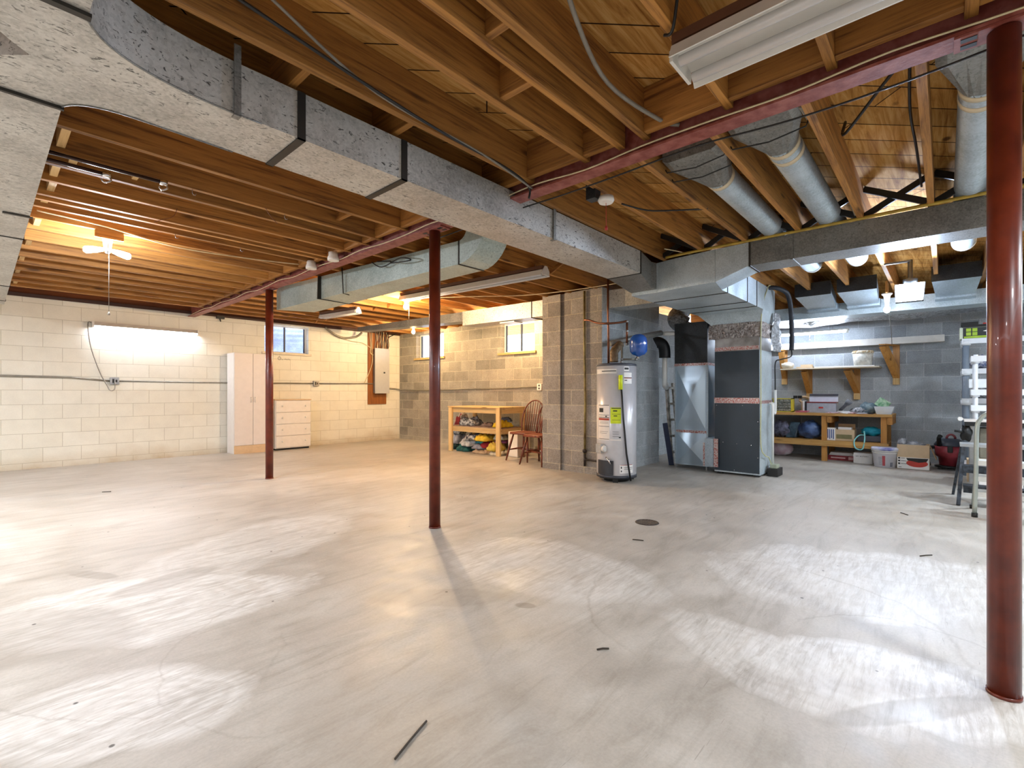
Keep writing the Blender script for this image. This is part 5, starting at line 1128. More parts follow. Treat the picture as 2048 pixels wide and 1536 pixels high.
# angle: negative is towards the left of the photo (the tank seen from the room)
def A(px): return math.asin(max(-1, min(1, (px-1231.5)/40.0)))
hlab('spec_label', A(1218), A(1196), 0.50, 0.92, M_LAB); hlab('energy_label', A(1240.5), A(1220), 0.70, 0.89, M_LABY, label='lime yellow energy label')
hlab('spec_label', A(1240.5+0.1), A(1219.5), 0.50, 0.512, M_LAB); hlab('side_label', A(1195), A(1192.2), 0.50, 0.92, M_LAB)
hlab('warning_label', A(1261), A(1246), 1.17, 1.30, M_PAPER); hlab('badge_label', A(1256), A(1246), 1.32, 1.37, M_PAPER)
hlab('maker_badge', A(1232), A(1193), 1.29, 1.345, plain('silver_badge', '#d8d4cc', 0.4), 0.0012); hlab('lower_label', A(1263), A(1238), 0.115, 0.215, M_PAPER)
b = MB()
for (p0, p1, z0, z1) in ((1197, 1217.5, 0.912, 0.918), (1197, 1217.5, 0.795, 0.800), (1197, 1217.5, 0.765, 0.772), (1197, 1217.5, 0.66, 0.665), (1197, 1217.5, 0.51, 0.515), (1198, 1206, 0.83, 0.88), (1210, 1213, 0.775, 0.79), (1199, 1216, 0.70, 0.703), (1199, 1216, 0.715, 0.717), (1199, 1215, 0.60, 0.603), (1199, 1213, 0.58, 0.583), (1222, 1240, 0.875, 0.885), (1225, 1233, 0.842, 0.856), (1223, 1239, 0.81, 0.814), (1226, 1233, 0.785, 0.795), (1223, 1239, 0.74, 0.744), (1246, 1261, 1.236, 1.244), (1247, 1252, 1.205, 1.215), (1247, 1255, 1.335, 1.36), (1203, 1231, 1.315, 1.325), (1240, 1242, 0.13, 0.15), (1240, 1242, 0.17, 0.195), (1246, 1262, 0.18, 0.184), (1246, 1262, 0.16, 0.164), (1224, 1236, 0.60, 0.604), (1224, 1236, 0.575, 0.579), (1236, 1240, 0.53, 0.545), (1224, 1236, 0.545, 0.548)):
    arc_patch(b, HX, HY, HR+0.0024, ha+A(p1), ha+A(p0), z0, z1, 4)
b.build('label_print', M_INK, t)
b = MB()
for (p0, p1, z0, z1) in ((1197, 1217.5, 0.735, 0.760), (1247, 1260.5, 1.232, 1.238), (1239, 1262, 0.21, 0.215)): arc_patch(b, HX, HY, HR+0.0030, ha+A(p1), ha+A(p0), z0, z1, 4)
b.build('red_print', M_LABR, t)
dz = lambda a, r, z: (HX+r*math.cos(ha+a), HY+r*math.sin(ha+a), z)
b = MB(); b.obox(dz(A(1203), HR+0.03, 0.40), (0.06, 0.09, 0.11), ez=ha+A(1203)); b.build('gas_control', plain('control_grey', '#b4b0aa', 0.5, var=0.2), t, bevel=0.006)
b = MB(); b.lathe(dz(A(1210), HR+0.03, 0.40), [(0.035, -0.02), (0.04, 0.0), (0.035, 0.02)], 18, 'y'); b.build('control_knob', M_ENAMEL, t)
b = MB(); arc_patch(b, HX, HY, HR+0.012, ha+A(1226), ha+A(1197), 0.09, 0.26, 8); b.build('burner_door', plain('dark_door', '#3a3c42', 0.35, 0.3), t)
b = MB(); b.tube([dz(A(1213), HR+0.02, 0.30), dz(A(1218), HR+0.05, 0.28), dz(A(1222), HR+0.03, 0.22)], 0.010, 8); b.build('gas_tube', M_CHROME, t)
# T&P / drain hose
b = MB(); b.tube([dz(A(1240), HR+0.018, 1.15), dz(A(1244), HR+0.02, 0.75), dz(A(1249), HR+0.025, 0.35), dz(A(1256), HR+0.03, 0.03)], 0.011, 10); b.build('broom_handle', M_BLACK, label='black handled tool leaning against the water heater', cat='tool')
b = MB(); b.tube([dz(A(1239), HR+0.016, 1.10), dz(A(1239), HR+0.016, 1.27)], 0.024, 12); b.build('energy_tag', M_LABY, label='bright yellow green sleeve hanging on the water heater front', cat='tag')
# flue and water pipes
D_ = 5.85
def wp(px, py, D=5.85): r = ray(px); return Vector((D*r[0], D*r[1], CAM_Z+(HOR-py)*D/F_PX))
t = thing('flue_pipe', (HX, HY, 1.42), 'brown corrugated flue elbow and sloping grey flue above the water heater', 'flue')
fx0 = wp(1228, 729, 5.95)
b = MB(); P = [(fx0.x, fx0.y, 1.44), (fx0.x, fx0.y, 1.53), (fx0.x+0.01, fx0.y, 1.58), wp(1240, 689, 6.05)]
rs = [0.048]*4; Q = smooth_path(P, 5); b.tube(Q, [0.05+0.004*(i % 2) for i in range(len(Q))], 18); b.build('flue_elbow', plain('flue_brown', '#8a7458', 0.5, 0.3, c2='#6a5236', scale=16), t)
b = MB(); b.tube([wp(1219, 688, 6.05), wp(1262, 677, 6.2), wp(1322, 666, 6.6)], 0.036, 16); b.build('flue_run', M_GALV_D, t)
t = thing('expansion_tank', wp(1277, 712, 5.75), 'shiny blue expansion tank beside the flue above the water heater', 'tank')
c = wp(1277, 690, 5.75)
b = MB(); b.lathe((c.x, c.y, c.z), [(0.012, -0.14), (0.03, -0.13), (0.075, -0.115), (0.10, -0.08), (0.103, -0.03), (0.104, 0.0), (0.103, 0.035), (0.096, 0.08), (0.07, 0.115), (0.03, 0.13), (0.001, 0.132)], 36); b.build('tank_body', plain('glossy_blue', '#1c54a8', 0.15, 0.0, var=0.08, coat=0.6), t)
b = MB(); b.lathe((c.x, c.y, c.z), [(0.012, -0.175), (0.012, -0.138)], 12); b.build('stem', M_STEEL, t)
t = thing('water_pipes', wp(1244, 722), 'copper and steel water pipes over the water heater', 'pipes')
b = MB(); b.tube(smooth_path([wp(1244, 730), wp(1244, 700), wp(1243, 690)], 4), 0.013, 10); b.tube([wp(1244, 719), wp(1272, 718)], 0.012, 10); b.tube([wp(1272, 719), wp(1276, 712)], 0.012, 10); b.build('steel_pipe', plain('galv_pipe', '#7c7668', 0.4, 0.5, var=0.3), t)
b = MB(); b.tube([wp(1254, 690), wp(1254, 641)], 0.013, 10); b.tube(smooth_path([wp(1254, 642), wp(1240, 645), wp(1215, 647), wp(1195, 646, 6.0), wp(1180, 641, 6.1), wp(1168, 640, 6.2)], 4), 0.013, 10); b.build('copper_pipe', M_COPPER, t)
b = MB(); b.tube([wp(1217, 728, 5.9), wp(1217, 668, 5.9), wp(1216, 622, 5.9), wp(1216, 560, 5.9)], 0.013, 10); b.build('copper_pipe', M_COPPER, t)
b = MB(); 
for q in (wp(1244, 718), wp(1243, 724), wp(1254, 688), wp(1272, 718.5), wp(1254, 662), wp(1254, 643)): b.ball(q, 0.018, 10, 8)
b.build('pipe_fittings', M_STEEL, t)
b = MB(); b.tube([(5.325, 3.515, 2.40), (5.325, 3.515, 1.7), (5.322, 3.50, 0.9), (5.324, 3.51, 0.25)], 0.015, 10); b.build('gas_drop_pipe', plain('old_yellow_pipe', '#9c8a50', 0.5, 0.2, c2='#5e4c2c', scale=6), label='vertical yellowish gas pipe on the block wall left of the water heater', cat='pipe')
b = MB(); b.tube([(5.324, 3.51, 0.26), (5.324, 3.51, 0.10)], 0.016, 10); b.tube([(5.318, 3.50, 0.19), (5.27, 3.21, 0.19)], 0.013, 10); b.ball((5.322, 3.51, 0.30), 0.03, 10, 8); b.ball((5.32, 3.50, 0.19), 0.024, 10, 8)
b.build('gas_valve', plain('dark_valve', '#3c3430', 0.5, 0.4), label='dark valve and drip leg at the foot of the yellowish gas pipe', cat='valve')

# ------------------------------------------------------------------ wardrobe, dresser, breaker panel
t = thing('wardrobe', (3.26, 9.28, 0), 'tall white two-door wardrobe against the white wall', 'wardrobe')
b = MB(); b.box(2.95, 3.56, 9.12, 9.455, 0.0, 1.76); b.build('carcass', M_WHITE, t, bevel=0.002)
for (xa, xb, hx) in ((2.954, 3.252, 3.222), (3.258, 3.556, 3.288)):
    b = MB(); b.box(xa, xb, 9.10, 9.119, 0.145, 1.758); d = b.build('door', plain('wardrobe_door', '#d8cfca', 0.45, var=0.04), t, bevel=0.002)
    b = MB(); b.tube([(hx, 9.099, 0.985), (hx, 9.075, 0.985), (hx, 9.075, 0.90), (hx, 9.099, 0.90)], 0.006, 8); b.build('handle', M_ENAMEL, d)
b = MB(); b.box(2.954, 3.556, 9.108, 9.119, 0.0, 0.142); b.build('kick_board', M_TAN, t)
t = thing('dresser', (3.99, 9.25, 0), 'white four-drawer dresser under the white wall window', 'dresser')
b = MB(); b.box(3.64, 4.30, 9.12, 9.44, 0.035, 0.925); b.build('carcass', M_WHITE_D, t)
b = MB(); b.box(3.63, 4.31, 9.10, 9.45, 0.925, 0.945); b.build('dresser_top', M_TAN, t)
for k in range(4):
    b = MB(); z = 0.045+0.218*k; b.box(3.65, 4.295, 9.102, 9.119, z+0.006, z+0.212); d = b.build('drawer', M_WHITE_D, t, bevel=0.003)
    for x in (3.76, 4.19):
        b = MB(); b.lathe((x, 9.09, z+0.12), [(0.006, 0.012), (0.008, 0.0), (0.017, -0.012), (0.012, -0.022), (0.001, -0.023)], 14, 'y'); b.build('knob', M_ENAMEL, d)
b = MB(); b.box(3.66, 4.28, 9.14, 9.43, 0.0, 0.034); b.build('base', M_BLACK, t)
t = thing('breaker_panel', (6.05, 9.42, 0.82), 'grey electrical breaker panel mounted on a brown plywood board', 'electrical panel')
b = MB(); b.box(5.75, 6.215, YW-0.022, YW-0.001, 0.81, 2.42); b.build('backing_board', M_PLY, t)
b = MB(); b.box(5.88, 6.215, YW-0.115, YW-0.023, 1.065, 2.035); b.build('panel_box', plain('panel_side', '#8c8a88', 0.4, 0.2), t)
b = MB(); b.box(5.862, 6.232, YW-0.123, YW-0.116, 1.05, 2.055); b.build('panel_door', plain('panel_grey', '#b6b8bc', 0.35, 0.1, var=0.04), t, bevel=0.002)
b = MB(); b.box(6.08, 6.12, YW-0.127, YW-0.1235, 1.50, 1.53); b.build('latch', M_BLACK, t)
for (x, z) in ((5.88, 2.03), (6.215, 2.03), (5.88, 1.08), (6.215, 1.08), (5.88, 1.56), (6.215, 1.56)):
    b = MB(); b.lathe((x, YW-0.1255, z), [(0.001, -0.001), (0.006, 0.0), (0.006, 0.002)], 8, 'y'); b.build('screw', M_STEEL, t)
rg = random.Random(5)
for k in range(18):
    x = 5.90+0.02*k+rg.uniform(-0.006, 0.006); y = YW-0.06+rg.uniform(-0.03, 0.03)
    b = MB(); P = [(x+rg.uniform(-0.03, 0.03), y, JB+0.02), (x+rg.uniform(-0.025, 0.025), y-0.02, 2.28), (x+rg.uniform(-0.02, 0.02), y-0.01, 2.15), (x, y, 2.04)]
    b.tube(smooth_path(P, 4), 0.0075, 6)
    b.build('wire', [M_CABLE_G, M_COPPER, M_CABLE_W, M_CABLE][k % 4], t)
for k, P in enumerate(([(5.78, YW-0.04, 2.40), (5.80, YW-0.05, 2.1), (5.79, YW-0.05, 1.95), (5.87, YW-0.05, 1.90)], [(5.65, YW-0.03, 1.27), (5.74, YW-0.04, 1.45), (5.84, YW-0.05, 1.75), (5.83, YW-0.05, 2.0), (5.83, YW-0.04, 2.40)])):
    b = MB(); b.tube(smooth_path(P, 5), 0.007, 6); b.build('wire', M_CABLE_W, t)
b = MB(); b.tube(smooth_path([(6.26, YW-0.03, 1.9), (6.25, YW-0.03, 2.1), (6.26, YW-0.03, 2.3), (6.36, YW-0.05, 2.38), (6.38, YW-0.2, 2.41)], 5), 0.009, 8); b.build('service_cable', M_CABLE, label='dark cable rising at the right side of the breaker panel', cat='cable')
b = MB(); b.tube(smooth_path([(4.75, YW-0.05, 2.40), (4.95, YW-0.05, 2.28), (5.15, YW-0.06, 2.22), (5.4, YW-0.12, 2.26), (5.5, YW-0.2, 2.36)], 6), 0.022, 8); b.build('service_cable', M_CONDUIT, label='thick grey cable sagging on the white wall left of the breaker panel', cat='cable')
b = MB(); b.tube(smooth_path([(5.1, YW-0.05, 2.22), (5.35, YW-0.03, 2.17), (5.62, YW-0.03, 2.15), (5.80, YW-0.04, 2.06)], 5), 0.006, 6); b.build('thin_cable', M_CABLE_W, label='thin cream cable swagged to the breaker board', cat='cable')
b = MB(); b.box(2.78, 2.90, YW-0.06, YW-0.001, 2.36, 2.405); b.tube([(2.83, YW-0.04, 2.36), (2.84, YW-0.045, 2.31)], 0.01, 8); b.build('cable_clamp', M_CABLE, label='small black clamp under the sill near the end of the red beam', cat='clamp')
# pencil writing under the window
b = MB()
def ring_(cx, cz, r): 
    b.tube([(cx+r*math.cos(a), YW-0.001, cz+r*1.1*math.sin(a)) for a in (2*PI*i/12 for i in range(13))], 0.003, 4)
ring_(3.86, 1.725, 0.028); b.tube([(3.90, YW-0.001, 1.70), (3.93, YW-0.001, 1.705)], 0.003, 4)
for k in range(4): b.tube([(3.95+0.03*k, YW-0.001, 1.70+0.02*(k % 2)), (3.965+0.03*k, YW-0.001, 1.725-0.02*(k % 2)), (3.975+0.03*k, YW-0.001, 1.70)], 0.0022, 4)
b.build('wall_scribble', M_INK, label='faint pencil scribble on the white wall under the window', cat='writing')

# ------------------------------------------------------------------ wood shelf unit with clothes
t = thing('shelf_table', (6.12, 6.16, 0), 'raw pine work table with a middle shelf, heaped with clothes', 'table')
TX0, TX1, TY0, TY1, TZ = 5.80, 6.45, 5.50, 6.80, 0.82
for x in (TX0, TX1-0.038):
    for y in (TY0, TY1-0.09):
        b = MB(); b.box(x, x+0.038, y, y+0.09, 0, TZ-0.02); b.build('leg', M_PINE_Z, t, bevel=0.002)
b = MB(); b.box(TX0-0.01, TX1+0.01, TY0-0.01, TY1+0.01, TZ-0.019, TZ); b.build('table_top', M_PINE_Y, t, bevel=0.002)
for x in (TX0+0.039, TX1-0.077):
    b = MB(); b.box(x, x+0.03, TY0+0.002, TY1-0.002, TZ-0.11, TZ-0.02); b.build('top_rail', M_PINE_Y, t)
    b = MB(); b.box(x, x+0.03, TY0+0.002, TY1-0.002, 0.365, 0.455); b.build('shelf_rail', M_PINE_Y, t)
for y in (TY0, TY1-0.03):
    b = MB(); b.box(TX0+0.07, TX1-0.08, y, y+0.028, TZ-0.11, TZ-0.02); b.build('end_rail', M_PINE_X, t)
    b = MB(); b.box(TX0+0.07, TX1-0.08, y, y+0.028, 0.365, 0.455); b.build('end_rail', M_PINE_X, t)
b = MB(); b.box(TX0+0.04, TX1-0.04, TY0+0.03, TY1-0.03, 0.456, 0.47); b.build('middle_shelf', plain('paper_lined_shelf', '#9c8272', 0.7, c2='#7c6452', scale=8), t)
CL = [  # x, y, z, L, W, T, ez, colour, second colour, label
 (6.05, 6.45, 0.471, 0.34, 0.38, 0.12, 0.2, '#2c2c30', '#b8b8b8', 'black and grey striped jacket folded at the left of the middle shelf'),
 (6.1, 6.05, 0.471, 0.30, 0.24, 0.05, 0.4, '#8c7468', '#6c5850', 'flat brown garment on the middle shelf'),
 (6.05, 5.66, 0.471, 0.36, 0.22, 0.10, 0.1, '#e0c21c', '#b8940c', 'bright yellow shirt on the right end of the middle shelf'),
 (6.15, 5.68, 0.56, 0.22, 0.20, 0.06, 0.5, '#3c4250', '#6c7484', 'dark grey blue shirt on the bright yellow shirt'),
 (6.1, 6.55, 0.0, 0.5, 0.36, 0.10, 0.1, '#1c4444', '#2c6c64', 'dark green sweater at the bottom left of the floor heap'),
 (6.05, 6.05, 0.0, 0.46, 0.42, 0.07, 0.0, '#b89c7c', '#8c745c', 'tan folded blanket at the bottom of the floor heap'),
 (6.05, 5.70, 0.0, 0.40, 0.26, 0.07, -0.2, '#e6dcc0', '#b8a488', 'cream fabric under the floor heap at the right'),
 (6.08, 6.12, 0.07, 0.44, 0.40, 0.09, 0.3, '#8a8c98', '#5c5e6c', 'grey knit folded in the lower heap'),
 (5.98, 5.74, 0.07, 0.32, 0.24, 0.12, 0.1, '#e2c662', '#c8a83c', 'pale yellow towel in the lower heap at the right'),
 (6.04, 5.96, 0.10, 0.34, 0.26, 0.08, -0.4, '#b02430', '#7c1420', 'red garment drooping in the lower heap'),
 (6.15, 5.76, 0.19, 0.30, 0.24, 0.06, 0.4, '#a05a86', '#6c3458', 'mauve garment under the striped cloth at the lower right'),
 (6.06, 6.45, 0.10, 0.40, 0.40, 0.13, -0.3, '#e2e2e2', '#8c8c8c', 'white shirt bulging at the lower left'),
 (6.1, 6.14, 0.16, 0.34, 0.26, 0.07, 0.1, '#20617c', '#2c9c9c', 'teal and blue print top in the lower heap'),
 (6.05, 6.34, 0.22, 0.40, 0.34, 0.09, 0.5, '#30303a', '#c9c9c9', 'black and white patterned cloth in the lower heap'),
 (6.02, 6.02, 0.22, 0.38, 0.34, 0.09, -0.2, '#e8c83c', '#c89c20', 'golden yellow towel draped on the lower heap'),
 (6.12, 5.74, 0.25, 0.32, 0.24, 0.07, 0.2, '#6c6c5c', '#d8d8c8', 'grey patterned cloth at the upper right of the lower heap'),
 (6.2, 6.93, 0.10, 0.34, 0.20, 0.18, 0.1, '#e6e6e8', '#a8a8b0', 'white garment spilling past the left leg of the pine table'),
 (6.2, 6.93, 0.28, 0.28, 0.18, 0.12, 0.3, '#26404c', '#c9d0d4', 'dark blue striped top spilling past the left leg'),
 (6.22, 6.90, 0.40, 0.26, 0.17, 0.17, -0.2, '#a02c34', '#701820', 'red garment hanging at the left side of the pine table'),
 (6.24, 6.88, 0.57, 0.18, 0.12, 0.09, 0.0, '#e8e4e0', '#b8b0a8', 'small white cloth on top of the red garment by the table'),
 (6.15, 6.93, 0.0, 0.36, 0.22, 0.10, 0.2, '#174a4a', '#0c2c30', 'dark teal garment on the floor left of the pine table')]
for k, (x, y, z, L, W, T, ez, c, c2, lab) in enumerate(CL):
    b = MB(); b.cloth((x, y, z+0.001), L, W, T, ez, 0.55, seed=k+1)
    b.build('folded_garment', plain('cloth_%d' % k, c, 0.85, c2=c2, scale=9 if k not in (0, 13, 17) else 26), label=lab, cat='clothing')
b = MB(); P = at_z(1012, 917, 0); b.box(5.92, 6.24, 5.21, 5.42, 0.0, 0.42); b.build('paper_box', [plain('white_tan_box', '#d8c8ae', 0.7, c2='#e8e0d4', scale=2)], bevel=0.012, label='pale box standing between the pine table and the chairs', cat='box')
b = MB(); b.ball((6.25, 4.82, 0.09), (0.15, 0.14, 0.10), amp=0.4, fr=3, seed=51, flat=-0.089); b.build('white_sack', plain('cream_sack', '#d8ccb8', 0.8, c2='#9c8c74', scale=14), label='cream crumpled sack on the floor behind the chairs', cat='sack')

# ------------------------------------------------------------------ spindle back chairs
def make_chair(lab):
    t = thing('windsor_chair', (0, 0, 0), lab, 'chair', 'windsor chairs by the pilaster')
    b = MB(); poly = [(0.21, -0.15), (0.23, 0.0), (0.21, 0.15), (0.12, 0.215), (-0.08, 0.22), (-0.19, 0.16), (-0.20, -0.16), (-0.08, -0.22), (0.12, -0.215)]
    b.prism(poly, 0.415, 0.445); b.build('seat', M_CHAIR, t, local=True, bevel=0.008)
    bow = [(-0.15, -0.19, 0.445), (-0.18, -0.205, 0.60), (-0.22, -0.20, 0.74), (-0.25, -0.15, 0.86), (-0.27, -0.07, 0.925), (-0.275, 0, 0.94), (-0.27, 0.07, 0.925), (-0.25, 0.15, 0.86), (-0.22, 0.20, 0.74), (-0.18, 0.205, 0.60), (-0.15, 0.19, 0.445)]
    b = MB(); b.tube(smooth_path(bow, 4), 0.011, 10); b.build('back_bow', M_CHAIR, t, local=True)
    for k in range(9):
        s_ = (k-4)/4.0; top = 0.935-0.17*abs(s_)**2.2 if abs(s_) < 1 else 0.78
        b = MB(); yb = 0.15*s_; yt = 0.185*s_; x1 = -0.165-0.115*(top-0.445)/0.49
        b.tube([(-0.165, yb, 0.44), ((-0.165+x1)/2, (yb+yt)/2, (0.44+top)/2), (x1, yt, top)], [0.006, 0.008, 0.005], 8); b.build('spindle', M_CHAIR, t, local=True)
    for (sx, sy_) in ((1, 1), (1, -1), (-1, 1), (-1, -1)):
        b = MB(); b.tube([(0.13*sx, 0.135*sy_, 0.42), (0.18*sx, 0.175*sy_, 0.22), (0.23*sx, 0.21*sy_, 0.0)], [0.013, 0.019, 0.011], 10); b.build('leg', M_CHAIR, t, local=True)
    for sy_ in (-1, 1):
        b = MB(); b.tube([(0.19, 0.182*sy_, 0.17), (0, 0.182*sy_, 0.17), (-0.19, 0.182*sy_, 0.17)], [0.009, 0.014, 0.009], 8); b.build('stretcher', M_CHAIR, t, local=True)
    b = MB(); b.tube([(0.0, -0.18, 0.17), (0, 0, 0.17), (0.0, 0.18, 0.17)], [0.009, 0.014, 0.009], 8); b.build('stretcher', M_CHAIR, t, local=True)
    return t
ch = make_chair('reddish brown spindle-back chair next to the pale box and pine table')
ch.location = (5.80, 4.935, 0.0); ch.rotation_euler.z = math.radians(183)
copy_tree(ch, Vector((5.60, 4.475, 0.0)), math.radians(180), 'reddish brown spindle-back chair half hidden by the block pilaster')

# ------------------------------------------------------------------ right side: plastic shelving, bench top, ladders
M_PL = plain('white_plastic_shelf', '#e0e4e8', 0.45, var=0.05); M_PG = plain('grey_plastic_post', '#7e8a98', 0.45, var=0.08)
def shelving(x0, x1, y0, y1, zs, rp, lab, mp, z_top):
    t = thing('plastic_shelving', ((x0+x1)/2, (y0+y1)/2, 0), lab, 'shelving')
    for x in (x0+0.04, x1-0.04):
        for y in (y1-0.04, y0+0.04):
            b = MB(); b.lathe((x, y, 0), [(rp, 0.0), (rp, z_top)], 16); b.build('post', mp, t)
    for z in zs:
        b = MB(); b.box(x0, x1, y0, y1, z-0.02, z); b.box(x0, x0+0.02, y0, y1, z-0.065, z-0.02); b.box(x0+0.02, x1, y1-0.02, y1, z-0.065, z-0.02)
        for x in (x0+0.04, x1-0.04):
            for y in (y1-0.04, y0+0.04): b.lathe((x, y, 0), [(rp+0.014, z-0.085), (rp+0.018, z-0.022)], 16)
        b.build('shelf', M_PL, t)
    return t
shelving(8.45, 8.90, -1.05, -0.165, [1.755, 1.37, 0.99, 0.60, 0.2], 0.032, 'tall grey and white plastic shelving behind the near red post', M_PG, 1.74)
shelving(7.62, 7.98, -1.10, -0.225, [1.485, 1.10, 0.92], 0.020, 'smaller white plastic rack in front of the grey shelving', M_PL, 1.50)
t = thing('tool_box_carton', (8.66, -0.43, 1.756), 'black and lime green power tool carton on top of the plastic shelving', 'carton')
b = MB(); b.box(8.50, 8.80, -0.68, -0.145, 1.756, 1.90); b.build('carton_body', plain('white_lime_box', '#d8e0c8', 0.5), t)
b = MB(); b.box(8.497, 8.4998, -0.68, -0.175, 1.760, 1.898); b.build('black_face', plain('charcoal_print', '#2c3032', 0.5), t)
b = MB()
for i in range(2):
    for j in range(2): b.box(8.493, 8.4968, -0.255-0.058*i+0.004, -0.255-0.058*i+0.050, 1.842-0.05*j+0.004, 1.842-0.05*j+0.045)
b.extr([(8.493, -0.185, 1.762), (8.493, -0.32, 1.762), (8.493, -0.62, 1.764), (8.493, -0.60, 1.785), (8.493, -0.30, 1.79), (8.493, -0.185, 1.785)], (0.0035, 0, 0)); b.build('lime_print', plain('lime_print', '#a8c83c', 0.5), t)
b = MB(); b.extr([(8.493, -0.36, 1.845), (8.493, -0.48, 1.885), (8.493, -0.60, 1.875), (8.493, -0.63, 1.84), (8.493, -0.52, 1.82), (8.493, -0.42, 1.83)], (0.0035, 0, 0)); b.build('tool_picture', M_PAPER, t)
b = MB(); b.box(8.52, 8.78, -0.66, -0.17, 1.9015, 1.935); b.box(8.55, 8.72, -0.32, -0.16, 1.935, 1.975); b.build('black_tools', M_BLACK, label='black tool cases stacked on the lime green carton', cat='case')
b = MB(); b.box(8.515, 8.545, -0.46, -0.36, 1.936, 1.952); b.build('red_tool', M_INKR, label='small red tool on the black cases', cat='tool')
# clutter on shelves
def clutter(x, y, z, r, c, c2, lab, seed, cat):
    b = MB(); b.ball((x, y, z+r[2]), r, amp=0.4, fr=4, seed=seed, flat=-r[2]+0.001); b.build(cat.replace(' ', '_'), plain('clutter_%d' % seed, c, 0.4, c2=c2, scale=30), label=lab, cat=cat)
clutter(8.66, -0.34, 1.372, (0.14, 0.11, 0.09), '#c8cad0', '#3c4c80', 'blue and white tool clutter on the second plastic shelf', 61, 'clutter')
clutter(8.62, -0.36, 0.992, (0.13, 0.10, 0.08), '#b8bcc0', '#2c3c3c', 'grey parts heaped on the middle plastic shelf', 62, 'parts')
b = MB(); b.lathe((8.50, -0.30, 1.50), [(0.045, -0.012), (0.045, 0.012)], 18, 'x'); b.lathe((8.50, -0.30, 1.50), [(0.02, -0.013), (0.02, 0.014)], 14, 'x'); b.build('tape_roll', plain('gold_roll', '#a88a4c', 0.5), label='gold tape roll on end on the plastic shelving', cat='tape roll')
b = MB(); b.box(7.66, 7.92, -0.50, -0.21, 1.12, 1.22); b.build('clear_tub', M_CLEAR, label='clear tub with pink pieces on the small white rack', cat='tub')
# folding work table top and its clutter
t = thing('work_table', (7.5, -0.55, 0), 'folding work table with white top and black edge at the right', 'work table')
b = MB(); b.box(7.25, 7.60, -1.1, -0.16, 0.745, 0.765); b.build('table_top', M_WHITE, t)
b = MB(); b.box(7.24, 7.60, -1.1, -0.17, 0.70, 0.744); b.build('edge_frame', M_BLACK, t)
for y in (-0.22, -0.95):
    for x in (7.28, 7.54):
        b = MB(); b.box(x, x+0.03, y-0.015, y+0.015, 0, 0.70); b.build('leg', M_STEEL, t)
b = MB(); b.tube([(7.24, -0.13, 0.775), (7.36, -0.12, 0.77)], 0.022, 12); b.build('white_tube', M_PVC, label='white tube lying at the corner of the folding work table', cat='tube')
b = MB(); b.box(7.29, 7.50, -0.60, -0.28, 0.35, 0.68); b.build('storage_bin', plain('olive_bin', '#8c8878', 0.5, c2='#5c584c', scale=4), bevel=0.01, label='translucent grey bin under the folding work table', cat='bin')
b = MB(); b.ball((7.3, -0.18, 0.62), (0.05, 0.05, 0.09), amp=0.5, fr=4, seed=71); b.tube([(7.27, -0.16, 0.63), (7.26, -0.08, 0.64)], 0.012, 8); b.build('clamp_tool', M_BLACK, label='black hand clamp hung under the folding work table corner', cat='clamp')
# black step ladder
t = thing('step_ladder', (6.5, -0.35, 0), 'low black and silver step ladder with slanting rails at the right', 'ladder')
M_LD = plain('worn_black_metal', '#262a30', 0.5, 0.3, c2='#4a525c', scale=22)
for (y, yt) in ((-0.095, -0.135), (-0.62, -0.56)):
    b = MB(); b.beam((6.19, y, 0.002), (6.37, yt, 0.545), 0.028, 0.075, up=(1, 0, 0)); b.build('front_rail', M_LD, t)
    b = MB(); b.beam((6.84, y-0.0+0.03, 0.002), (6.50, yt+0.01, 0.545), 0.022, 0.06, up=(1, 0, 0)); b.build('rear_rail', M_LD, t)
b = MB(); b.box(6.33, 6.56, -0.60, -0.11, 0.545, 0.572); b.build('top_step', plain('silver_step', '#b8bcc0', 0.35, 0.6), t)
for (x, z) in ((6.245, 0.17), (6.30, 0.35)):
    b = MB(); b.box(x-0.04, x+0.10, -0.60, -0.13, z, z+0.022); b.box(x-0.045, x-0.040, -0.60, -0.13, z-0.045, z+0.022); b.build('step', M_LD, t)
b = MB(); b.beam((6.80, -0.10, 0.05), (6.62, -0.56, 0.45), 0.012, 0.02); b.build('brace', M_STEEL, t)
# grey tubular ladder
t = thing('tube_step_stool', (5.9, -0.45, 0), 'tall light grey tubular step stool with a curved handle rail beside the red post', 'step stool')
M_LG = plain('grey_green_tube', '#a9b0a8', 0.3, 0.4, var=0.1)
b = MB(); P = [(5.70, -0.19, 0.03), (5.72, -0.20, 0.40), (5.74, -0.205, 0.74), (5.75, -0.225, 0.83), (5.76, -0.27, 0.885), (5.76, -0.35, 0.91), (5.76, -0.55, 0.91), (5.76, -0.63, 0.885), (5.75, -0.675, 0.83), (5.74, -0.69, 0.74), (5.70, -0.70, 0.03)]
b.tube(smooth_path(P, 4), 0.016, 12); b.build('front_frame', M_LG, t)
b = MB(); b.tube([(6.10, -0.19, 0.02), (5.80, -0.21, 0.50)], 0.011, 10); b.tube([(6.10, -0.70, 0.02), (5.80, -0.68, 0.50)], 0.011, 10); b.build('rear_frame', M_LG, t)
for z in (0.47, 0.335, 0.205):
    x = 5.715+z*0.02; b = MB(); b.box(x-0.01, x+0.16, -0.69, -0.20, z, z+0.012); b.box(x-0.012, x-0.008, -0.69, -0.20, z-0.03, z+0.012); b.build('step', plain('pale_step', '#d6d6d0', 0.4, 0.3, var=0.1), t)
for p in ((5.70, -0.19), (5.70, -0.70), (6.10, -0.19), (6.10, -0.70)):
    b = MB(); b.lathe((p[0], p[1], 0), [(0.021, 0.0), (0.021, 0.035)], 14); b.build('rubber_foot', M_BLACK, t)
